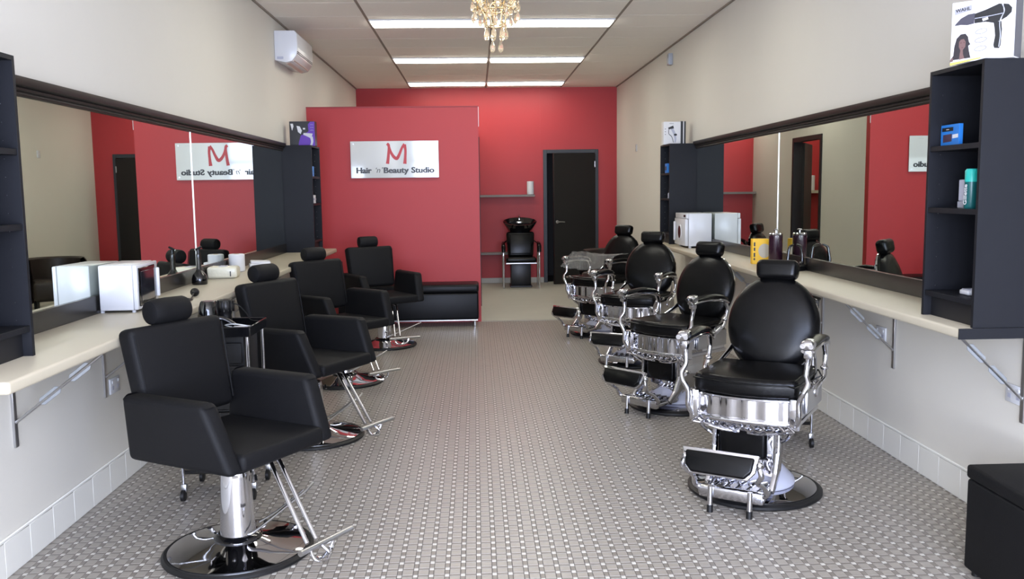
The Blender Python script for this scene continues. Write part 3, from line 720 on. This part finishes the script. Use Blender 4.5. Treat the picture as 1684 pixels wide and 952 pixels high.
# dryers and tools
def hair_dryer(loc, rot, label, col=GLOSSB, s=1.0):
    t = thing('hair_dryer', label, 'hair dryer', loc); t.rotation_euler = rot; t.scale = (s, s, s)
    B().lathe([(0, -.09), (.02, -.088), (.036, -.07), (.04, -.04), (.036, .0), (.028, .06), (.024, .10), (.022, .10), (0, .095)], 28, M=Matrix.Translation((0, 0, .04)) @ Matrix.Rotation(PI/2, 4, 'Y')).build('barrel', col, t)
    B().box((.125, 0, .04), (.06, .06, .02), .006, 2, fn=lambda c: (c.x, c.y*(1+c.x*5), c.z*(1-c.x*6))).build('nozzle', PLB, t)
    B().tube([(-.03, -.03, .03), (-.028, -.08, .026), (-.015, -.15, .02)], [.018, .016, .013], 12, 5, flat=1.0).build('handle', col, t)
    B().lathe([(.022, -.092), (.034, -.092), (.034, -.098), (.022, -.098), (.022, -.092)], 24, M=Matrix.Translation((0, 0, .04)) @ Matrix.Rotation(PI/2, 4, 'Y')).build('air_intake_grille', STEEL, t)
    return t
t = thing('hair_dryer', 'glossy black hair dryer standing nozzle down on the left trolley', 'hair dryer', (-1.315, 4.33, .83))
B().lathe([(0, 0), (.044, 0), (.050, .02), (.050, .07), (.043, .115), (.035, .142), (.030, .148), (0, .148)], 28).build('barrel', GLOSSB, t)
B().tube([(.03, .02, .06), (.07, .03, .05), (.12, .03, .02)], [.016, .015, .013], 12, 5).build('handle', GLOSSB, t)
t = thing('hair_clipper', 'black clipper with ribbed head and curled cord on the left trolley', 'clipper', (-1.262, 4.43, .845))
b = B(); b.lathe([(0, 0), (.032, 0), (.034, .03), (.032, .05), (.036, .065), (.042, .08), (.044, .105), (.034, .125), (.02, .13), (0, .132)], 24); b.build('body', PLB, t)
b = B()
for q in range(14): b.box((.043*math.cos(q*PI/7), .043*math.sin(q*PI/7), .095), (.008, .008, .055), .003, 1)
b.build('ribbed_head', GLOSSB, t)
b = B(); b.tube([(.03, 0, .11), (.07, -.01, .10), (.10, .01, .06), (.12, .03, .02), (.15, .06, .008)], .003, 6, 6); b.build('cord', PLB, t)
t = thing('phone_charger', 'white plug and looping white cable on the left trolley', 'charger', (-1.17, 4.36, .826))
B().box((0, 0, .012), (.07, .035, .022), .006, 2, rotm(0, 0, .4)).build('plug', WHITEP, t)
B().tube([(-.03, 0, .015), (-.06, -.05, .035), (0, -.09, .045), (.06, -.06, .03), (.04, .02, .02)], .0025, 6, 6).build('cable', WHITEP, t)
t = thing('card_box', 'small white box on the left trolley beside the dryer', 'box', (-1.435, 4.30, .826)); B().bb(-.02, .02, -.02, .02, 0, .05, .002, 1).build('carton', PAPER, t)
def tool_holder(loc, label, rz=0):
    t = thing('tool_holder', label, 'tool holder', loc, rz)
    B().lathe([(0, 0), (.085, 0), (.09, .01), (.08, .035), (.05, .05), (0, .05)], 32, sx=1, sy=.7).build('base', PLB, t)
    for s in (-1, 1):
        B().tube([(s*.04, 0, .03), (s*.06, 0, .06), (s*.055, 0, .12), (s*.045, 0, .165), (s*.01, 0, .18)], [.018, .014, .010, .009, .006], 10, 6).build('holder_arm', GLOSSB, t)
    return t
tool_holder((2.205, 6.02, ZT), 'black two-armed dryer holder on right counter before the mirror', .3)
hair_dryer((1.68, 5.0, .83), (0, 0, math.radians(60)), 'black hair dryer on the right trolley, left of the headrest')
hair_dryer((1.88, 5.16, .83), (0, .2, math.radians(-40)), 'black hair dryer on the right trolley, right of the headrest')
hd = bpy.data.objects['hair_dryer.002']
b = B().tube([(.02, -.15, .02), (.03, -.24, .05), (.05, -.30, .10), (.10, -.30, .10), (.13, -.26, .02), (.12, -.20, -.08)], .004, 8, 8); b.build('power_cord', PLB, hd)
# ================================================================== COUNTER ITEMS
# towel warmer (left)
t = thing('towel_warmer', 'white boxy towel warmer with dark glass door on left counter', 'towel warmer', (-1.755, 4.37, ZT), math.radians(3))
B().bb(-.092, .07, 0, .33, .012, .236, .008, 2).build('cabinet', WHITEP, t)
dr = B().bb(.07, .092, 0, .33, .014, .234, .006, 2).build('door', WHITEP, t)
B().bb(.092, .097, .015, .27, .03, .22, .004, 1).build('glass_frame', GLOSSB, dr); B().bb(.097, .099, .04, .245, .05, .2, .001, 1).build('glass_pane', GLASSD, dr)
B().bb(.092, .11, .29, .31, .05, .2, .006, 2).build('handle', WHITEP, dr)
for x in (-.09, .06):
    for y in (.03, .30): B().cyl((x, y, 0), (x, y, .014), .01, n=10).build('leg', WHITEP, t)
iM = (Matrix.Translation((-1.755, 4.37, ZT)) @ Matrix.Rotation(math.radians(3), 4, 'Z')).inverted()
b = B().tube([(-1.66, 4.70, ZT+.010), (-1.57, 4.76, ZT+.006), (-1.56, 4.87, ZT+.006), (-1.63, 4.90, ZT+.006), (-1.66, 4.82, ZT+.016), (-1.60, 4.77, ZT+.016), (-1.57, 4.84, ZT+.006), (-1.585, 4.94, ZT+.008), (-1.60, 5.03, ZT+.024)], .0045, 8, 8)
b.v = [tuple(iM @ Vector(v)) for v in b.v]; pc = b.build('power_cord', PLB, t)
B().lathe([(0, 0), (.014, 0), (.024, .008), (.024, .02), (.012, .03), (.006, .045), (0, .045)], 20, M=iM @ Matrix.Translation((-1.60, 5.06, ZT+.025)) @ Matrix.Rotation(PI/2, 4, 'X')).build('plug', PLB, pc)
# bottle
t = thing('spray_bottle', 'glossy black long-necked bottle on the left counter', 'bottle', (-1.785, 5.74, ZT))
B().lathe([(0, 0), (.046, 0), (.049, .006), (.049, .035), (.042, .06), (.024, .085), (.016, .10), (.0145, .19), (.012, .20), (0, .20)], 32).build('bottle_body', GLOSSB, t)
b = B(); b.cyl((0, 0, .20), (0, 0, .225), .012, n=14); b.tube([(-.016, 0, .222), (.0, 0, .232), (.022, 0, .243)], [.007, .008, .006], 8, 4); b.build('pump_head', PLB, t)
B().ell((-.018, 0, .222), (.006, .006, .006), 10).build('chrome_bead', CHROME, t)
# tissue pack, paper rolls, sachets
t = thing('tissue_pack', 'cream plastic wrapped tissue pack on left counter', 'tissue pack', (-1.755, 6.18, ZT), .1)
b = B(); b.box((0, 0, .04), (.20, .16, .078), .018, 3); b.v = [(x+random.uniform(-.003, .003), y+random.uniform(-.003, .003), max(0, z+random.uniform(-.003, .003))) for x, y, z in b.v]; b.build('wrapped_block', mat('cream_wrap', (226, 222, 200), .25, noise=.12, nscale=40, bump=.6, bscale=60), t)
B().box((0, 0, .08), (.05, .09, .006), .002, 1).build('opening_strip', GREYP, t)
B().bb(.055, .062, -.083, -.078, .015, .05).build('print_mark', PLB, t)
roll((-1.79, 6.66, ZT), .058, .132, 'white paper roll on left counter behind the tissue pack')
t = thing('folded_towel', 'small white folded cloth beside the roll on left counter', 'cloth', (-1.70, 6.98, ZT), .3)
B().box((0, 0, .02), (.16, .13, .035), .012, 2).build('cloth_layer', PAPER, t); B().box((.005, 0, .045), (.15, .12, .02), .008, 2, rotm(.03, .05)).build('cloth_layer', PAPER, t)
# steriliser (right)
t = thing('towel_steriliser', 'white steriliser cabinet with round window on right counter', 'steriliser', (2.165, 8.47, ZT))
B().bb(-.11, .115, 0, .46, .018, .335, .006, 2).build('cabinet', WHITEP, t)
B().bb(-.135, -.11, 0, .46, .285, .335, .004, 2).build('control_panel', WHITEP, t); B().bb(-.1365, -.135, .03, .11, .30, .322).build('display', GLOSSB, t)
dr = B().bb(-.145, -.113, .005, .455, .022, .282, .006, 2).build('door', WHITEP, t)
B().lathe([(0, 0), (.075, 0), (.075, .004), (.062, .006), (.062, .001), (0, .001)], 40, M=Matrix.Translation((-.145, .23, .15)) @ Matrix.Rotation(-PI/2, 4, 'Y')).build('window_rim', WHITEP, dr)
B().lathe([(0, .004), (.061, .004), (.061, 0), (0, 0)], 40, M=Matrix.Translation((-.146, .23, .15)) @ Matrix.Rotation(-PI/2, 4, 'Y')).build('round_window', mat('ruby_glass', (92, 48, 50), .1, coat=.5), dr)
B().bb(-.165, -.145, .40, .425, .06, .25, .006, 2).build('handle', WHITEP, dr)
for x in (-.09, .095):
    for y in (.03, .43): B().cyl((x, y, 0), (x, y, .02), .014, n=10).build('leg', WHITEP, t)
# canister + yellow box (right)
t = thing('pump_canister', 'plum coloured canister with silver pump on right counter', 'canister', (2.205, 6.42, ZT))
B().lathe([(0, 0), (.048, 0), (.05, .003), (.05, .225), (.046, .23), (0, .23)], 36).build('body', PLUM, t)
B().lathe([(0, .23), (.05, .23), (.051, .235), (.045, .243), (0, .245)], 36).build('lid', CHROME, t)
b = B(); b.cyl((0, 0, .243), (0, 0, .262), .006, n=12); b.lathe([(0, .258), (.018, .26), (.019, .266), (.012, .272), (0, .273)], 20); b.build('pump_knob', CHROME, t)
text('label_print', 'ENJO', .016, face_M((-.037, -.034, .14), (.73, -.68, 0), (0, 0, 1)), GREYP, t) if 0 else None
t = thing('yellow_carton', 'yellow carton with pale oval, behind the plum canister', 'box', (2.15, 6.62, ZT), -.12)
B().bb(-.06, .06, -.035, .035, 0, .19, .003, 1).build('carton', YEL, t)
B().lathe([(0, 0), (.045, 0), (.045, .0008), (0, .0008)], 32, M=Matrix.Translation((.03, -.035, .10)) @ Matrix.Rotation(PI/2, 4, 'X'), sx=1, sy=1.2).build('oval_print', COUNTER, t)
b = B()
for z0, z1 in ((.03, .045), (.055, .085), (.10, .125), (.135, .165)): b.bb(-.05, -.038, -.0358, -.035, z0, z1)
b.build('dark_print', INKB, t)

# ================================================================== BOXES
def blob(b, pts, M, z):        # flat printed shape
    n = len(pts); vs = [M @ Vector((x, y, z)) for x, y in pts]; b.raw(vs, [list(range(n))])
def circ(cx, cy, rx, ry, n=20): return [(cx+rx*math.cos(2*PI*i/n), cy+ry*math.sin(2*PI*i/n)) for i in range(n)]
# WAHL dryer box, on the near right bookcase
ax, ay, bx, by = 1.925, 3.57, 2.085, 3.405
dx, dy = bx-ax, by-ay; Lw = math.hypot(dx, dy); rz = math.atan2(dy, dx)
t = thing('dryer_box', 'white hair dryer box with woman photo on near right bookcase', 'box', ((ax+.0), (ay+.0), ZT+1.064), rz)
BW, BH = Lw, .235
B().bb(.0, BW, 0, .10, .0, BH, .001, 1).build('carton', PAPER, t)
B().bb(BW-.0005, BW+.0008, .002, .098, .004, BH-.004).build('grey_side_print', mat('box_grey', (92, 92, 98), .5, noise=.2, nscale=30), t)
PM = face_M((0, -.0005, 0), (1, 0, 0), (0, 0, 1)); u = BW/1.0
def px(x, y): return ((x-195)/(1120-195)*BW, (880-y)/(880-50)*BH*.97)    # from the zoomed crop of the box front
def poly(l): return [px(*p) for p in l]
b = B(); blob(b, poly([(195, 880), (650, 838), (650, 855), (195, 918)]), PM, .0002); b.build('yellow_band', mat('band_yellow', (216, 200, 90), .5), t)
b = B(); blob(b, poly([(535, 218), (700, 180), (880, 122), (935, 130), (955, 250), (900, 360), (820, 380), (700, 350), (535, 352)]), PM, .0002)
blob(b, poly([(945, 130), (1020, 145), (1070, 200), (1065, 260), (1000, 320), (920, 355), (955, 250)]), PM, .0003)
blob(b, poly([(815, 370), (925, 365), (940, 480), (930, 700), (910, 740), (840, 730), (825, 690), (845, 560), (830, 440)]), PM, .0004); b.build('printed_dryer', INKB, t)
b = B(); blob(b, poly([(245, 345), (330, 262), (440, 215), (540, 210), (530, 355), (430, 366), (340, 352), (250, 356)]), PM, .0005); b.build('printed_nozzle', mat('print_dark_grey', (62, 60, 70), .5), t)
b = B(); stroke(b, [px(540, 285), px(760, 275), px(940, 260)], [.0012]*3, PM, .0008); stroke(b, [px(925, 130), px(962, 230), px(905, 370), px(920, 560), px(905, 720)], [.0015]*5, PM, .0009); b.build('printed_highlight', GREYP, t)
b = B(); blob(b, poly([(648, 300), (730, 285), (738, 320), (660, 338)]), PM, .0011)
b.build('printed_tag', WHITEP, t)
b = B(); blob(b, poly([(190, 845), (240, 780), (250, 650), (280, 540), (340, 485), (410, 482), (450, 530), (465, 600), (490, 640), (460, 660), (470, 720), (490, 800), (500, 832)]), PM, .0003); b.build('printed_hair', mat('print_hair', (36, 30, 34), .5), t)
b = B(); blob(b, poly([(320, 590), (345, 560), (390, 555), (420, 600), (415, 670), (380, 710), (385, 770), (410, 835), (330, 845), (335, 770), (345, 715), (318, 660)]), PM, .0005); blob(b, poly([(188, 870), (195, 840), (235, 800), (240, 862)]), PM, .0005); b.build('printed_face', mat('print_skin', (104, 78, 74), .5), t)
b = B(); blob(b, poly([(335, 605), (360, 600), (362, 612), (337, 616)]), PM, .0006); blob(b, poly([(385, 600), (408, 603), (408, 614), (387, 612)]), PM, .0006); blob(b, poly([(350, 672), (392, 670), (372, 686)]), PM, .0006); b.build('printed_features', mat('print_brown', (84, 52, 54), .5), t)
for yy in (475, 595, 715):
    b = B(); cx_, cy_ = px(640, yy); 
    pts = [(cx_+.021*math.cos(a*PI/12)+(.0), cy_+.009*math.sin(a*PI/12)+.12*.021*math.cos(a*PI/12)) for a in range(25)]
    stroke(b, pts, [.0013]*25, PM, .0006); b.build('printed_oval', mat('print_mid_grey', (128, 128, 134), .5), t)
b = B(); 
blob(b, poly([(232, 130), (485, 85), (492, 160), (240, 205)]), PM, .0002); b.build('logo_plate', mat('logo_grey', (150, 150, 158), .4), t)
text('logo_lettering', 'WAHL', .0195, PM @ Matrix.Translation((*px(362, 142), .0008)) @ Matrix.Rotation(.09, 4, 'Z'), INKB, t, bold=.0, smear=.0004, ext=.0002, wid=.055)
text('small_print', 'Ionic', .006, PM @ Matrix.Translation((*px(1020, 525), .0008)), GREYP, t, ext=.0002); text('small_print', 'Salon', .006, PM @ Matrix.Translation((*px(1020, 562), .0008)), GREYP, t, ext=.0002)
# far right dryer box
t = thing('dryer_box', 'small white hair dryer box on the far right bookcase', 'box', (1.985, 9.32, ZB), 0)
B().bb(0, .18, 0, .1, 0, .235, .001, 1).build('carton', PAPER, t)
PM2 = face_M((0, -.0005, 0), (1, 0, 0), (0, 0, 1))
b = B(); stroke(b, [(.05, .165), (.075, .172), (.105, .18)], [.010, .012, .016], PM2, .0006); stroke(b, [(.055, .16), (.055, .11), (.085, .08), (.105, .02)], [.003]*4, PM2, .0006); blob(b, circ(.125, .10, .017, .012), PM2, .0007); b.build('printed_dryer', INKB, t)
b = B(); stroke(b, [(.085, .165), (.11, .12), (.125, .06), (.12, .02)], [.012, .014, .010, .008], PM2, .0004); b.build('printed_handle', GREYP, t)
text('logo_lettering', 'WAHL', .016, PM2 @ Matrix.Translation((.085, .215, .0005)), INKB, t, ext=.0002)
b = B()
for q in range(3): blob(b, circ(.018, .16-.028*q, .004, .005), PM2, .0005)
b.build('printed_dots', INKB, t)
t = thing('dryer_box', 'second dryer box standing edge-on behind on far right bookcase', 'box', (2.168, 9.33, ZB), 0)
B().bb(0, .024, 0, .1, 0, .24, .001, 1).build('carton', INKB, t); B().bb(.025, .036, 0, .1, 0, .238, .001, 1).build('white_edge', PAPER, t); B().bb(.037, .054, 0, .1, 0, .24, .001, 1).build('dark_edge', INKB, t)
# purple box, far left bookcase
t = thing('dryer_box', 'black and purple hair dryer box on the far left bookcase', 'box', (-1.812, 8.86, ZB), 0)
B().bb(0, .245, 0, .12, 0, .238, .001, 1).build('carton', INKB, t)
def qx(x, y): return ((x-120)/(312-120)*.245, (215-y)/(215-38)*.238)
b = B(); blob(b, [qx(*p) for p in ((205, 140), (235, 128), (265, 110), (262, 60), (280, 42), (312, 42), (312, 215), (185, 215), (190, 185))], PM2, .0002); b.build('purple_print', mat('print_purple', (92, 48, 160), .5), t)
b = B(); stroke(b, [qx(225, 128), qx(255, 135), qx(290, 145)], [.008, .016, .026], PM2, .0006); stroke(b, [qx(285, 150), qx(290, 185), qx(280, 215)], [.014, .011, .010], PM2, .0008); b.build('printed_dryer', mat('print_grey', (190, 190, 196), .5), t)
b = B(); blob(b, [qx(*p) for p in ((175, 70), (200, 75), (215, 105), (205, 130), (185, 115))], PM2, .0005); blob(b, [qx(*p) for p in ((223, 86), (240, 86), (240, 97), (223, 97))], PM2, .0005); blob(b, [qx(*p) for p in ((128, 55), (148, 55), (152, 75), (140, 105), (134, 80))], PM2, .0005); b.build('printed_face', PAPER, t)
for yy in (62, 82, 102): text('small_print', 'styling', .012, PM2 @ Matrix.Translation((*qx(290, yy), .0006)), GREYP, t, ext=.0002)
# blue pack in near right bookcase + bottles
zs = ZT+.742
t = thing('blue_pack', 'small bright blue carton on upper shelf of near right bookcase', 'box', (2.035, 3.825, zs), -PI/2)
B().bb(0, .145, 0, .018, 0, .09, .001, 1).build('carton', mat('blue_card', (40, 120, 200), .45), t)
PM3 = face_M((0, -.0005, 0), (1, 0, 0), (0, 0, 1))
b = B(); blob(b, [(.02, .015), (.09, .018), (.09, .05), (.02, .048)], PM3, .0003); b.build('printed_picture', mat('pack_brown', (70, 50, 66), .5), t)
b = B(); blob(b, [(.095, .03), (.14, .032), (.14, .048), (.095, .046)], PM3, .0003); b.build('white_tag', PAPER, t)
b = B(); blob(b, [(.01, .062), (.10, .062), (.10, .078), (.01, .078)], PM3, .0003); b.build('dark_tag', INKB, t)
text('small_print', '•••••', .014, PM3 @ Matrix.Translation((.055, .069, .0006)), PAPER, t, ext=.0002)
zs2 = ZT+.477
t = thing('shaving_can', 'teal shaving foam can on middle shelf of near right bookcase', 'can', (2.035, 3.568, zs2))
B().lathe([(0, 0), (.024, 0), (.026, .004), (.026, .11), (.0, .11)], 28).build('can_body', mat('dark_teal', (20, 84, 84), .3), t)
B().lathe([(0, .11), (.026, .11), (.026, .155), (.02, .163), (0, .163)], 28).build('cap', mat('bright_teal', (38, 170, 158), .35), t)
text('can_lettering', 'Gillette', .034, face_M((-.0268, -.004, .058), (0, 0, 1), (0, 1, 0)), PAPER, t, bold=.0006, ext=.0003, sx=.82)
t = thing('razor_pack', 'clear and grey razor pack beside the teal can', 'pack', (2.052, 3.655, zs2))
B().bb(-.01, .01, -.022, .022, .03, .12, .003, 1).build('grey_sleeve', GREYP, t); B().bb(-.012, .012, -.026, .026, 0, .03, .003, 1).build('clear_base', mat('frosted', (150, 155, 165), .2), t)
t = thing('razor_pack', 'dark small razor pack behind the grey razor pack', 'pack', (2.12, 3.71, zs2))
B().bb(-.01, .01, -.022, .022, 0, .085, .003, 1).build('sleeve', PLB, t); B().ell((-.011, 0, .05), (.002, .01, .01), 10).build('print_dot', PAPER, t)
t = thing('white_dish', 'small white glossy case on the bottom shelf of near right bookcase', 'case', (2.10, 3.62, ZT+.112))
B().box((0, 0, .012), (.10, .07, .022), .008, 3).build('case_body', WHITEP, t); B().box((0, 0, .0245), (.085, .055, .004), .0015, 1).build('lid', GREYP, t)
# packs in far cabinets
t = thing('blue_pack', 'tiny blue and white pack on upper shelf of far left bookcase', 'box', (-1.66, 8.95, zs)); B().bb(-.03, .05, -.04, .04, 0, .10, .002, 1).build('carton', mat('blue_card', (40, 120, 200), .45), t); B().ell((-.02, 0, .12), (.02, .02, .03), 10).build('white_cap', PAPER, t)
t = thing('white_pack', 'tiny white pack on middle shelf of far left bookcase', 'box', (-1.635, 8.95, zs2)); B().bb(-.03, .03, -.05, .05, 0, .08, .002, 1).build('carton', PAPER, t); B().bb(-.032, .032, -.052, .052, .03, .05).build('print_band', GREYP, t)
t = thing('blue_pack', 'small blue pack on upper shelf of far right bookcase', 'box', (2.07, 9.36, zs)); B().bb(-.05, .05, -.05, .05, 0, .10, .002, 1).build('carton', mat('blue_card', (40, 120, 200), .45), t); B().bb(-.052, -.05, -.03, .03, .03, .07).build('printed_picture', INKB, t)
t = thing('small_bottle', 'small clear bottle on middle shelf of far right bookcase', 'bottle', (2.06, 9.34, zs2)); B().lathe([(0, 0), (.022, 0), (.022, .05), (.01, .06), (0, .06)], 16).build('bottle_body', GREYP, t); B().cyl((0, 0, .06), (0, 0, .09), .012, n=12).build('cap', PLB, t)

# ================================================================== CHANDELIER
CXc, CYc = .150, 5.9
t = thing('chandelier', 'crystal drop chandelier hanging in front of the nearest ceiling lights', 'chandelier', (CXc, CYc, 0))
B().lathe([(0, ZC), (.06, ZC), (.06, ZC-.02), (.02, ZC-.035), (0, ZC-.035)], 24).build('ceiling_rose', GOLD, t)
B().cyl((0, 0, ZC-.03), (0, 0, 2.96), .006, n=10).build('stem', GOLD, t)
b = B()
for r, z in ((.15, 2.96), (.15, 2.80), (.085, 2.66), (.05, 2.56)):
    b.tube([(r*math.cos(a*PI/16), r*math.sin(a*PI/16), z) for a in range(33)], .004, 6, 1)
for a in range(6): b.tube([(0, 0, 2.97), (.15*math.cos(a*PI/3), .15*math.sin(a*PI/3), 2.96), (.15*math.cos(a*PI/3), .15*math.sin(a*PI/3), 2.80), (.085*math.cos(a*PI/3), .085*math.sin(a*PI/3), 2.66), (.05*math.cos(a*PI/3), .05*math.sin(a*PI/3), 2.56)], .003, 6, 3)
b.build('frame', GOLD, t)
drop = B().lathe([(0, 0), (.009, .006), (.0145, .02), (.012, .036), (.004, .056), (0, .062)], 8).mesh('crystal_drop', CRYS, 5)
bead = B().ell((0, 0, 0), (.008, .008, .010), 8).mesh('crystal_bead', CRYS, 5)
def hang(me, name, p, s=1):
    o = bpy.data.objects.new(name, me); COL.objects.link(o); o.parent = t; o.location = p; o.scale = (s, s, s); o.rotation_euler = (0, 0, random.uniform(0, 3))
wires = B()
def strand(r, a, z0, z1):
    z = z0
    x, y = r*math.cos(a), r*math.sin(a)
    wires.tube([(x, y, z0), (x, y, z1)], .0012, 4, 1)
    while z > z1+.03: hang(bead, 'crystal_bead', (x, y, z)); z -= .034
    hang(drop, 'crystal_drop', (x, y, z1-.05), 1.3 if r < .07 else 1.05)
for q in range(16): strand(.15, q*PI/8+.1, 2.94, 2.635 if q % 2 else 2.70)
for q in range(10): strand(.105, q*PI/5+.3, 2.82, 2.60 if q % 2 else 2.68)
for q in range(7): strand(.065, q*2*PI/7, 2.66, 2.52)
for x in (-.022, .032): strand(abs(x), 0 if x > 0 else PI, 2.56, 2.44)
wires.build('hanging_wires', GOLD, t)
# scroll wires
b = B()
for q in range(12):
    a = q*PI/6; c_, s_ = math.cos(a), math.sin(a)
    P = [(c_*.15-s_*o1, s_*.15+c_*o1, z) for o1, z in ((0, 2.86), (.03, 2.83), (.035, 2.79), (.01, 2.765), (-.015, 2.785), (0, 2.81))]
    b.tube(P, .0025, 6, 5)
    P = [(c_*.12-s_*o1, s_*.12+c_*o1, z) for o1, z in ((0, 2.74), (.025, 2.72), (.03, 2.69), (.0, 2.66), (-.02, 2.68))]
    b.tube(P, .0025, 6, 5)
b.build('scroll_wires', GOLD, t)
for a in range(3):
    B().ell((.05*math.cos(a*2.1), .05*math.sin(a*2.1), 2.80), (.012, .012, .026), 12).build('bulb', BULB, t)
# pavement outside
struct('trim_9', B().bb(-8, 8, -9, YF-.1, -.1, -.06), PAVE)
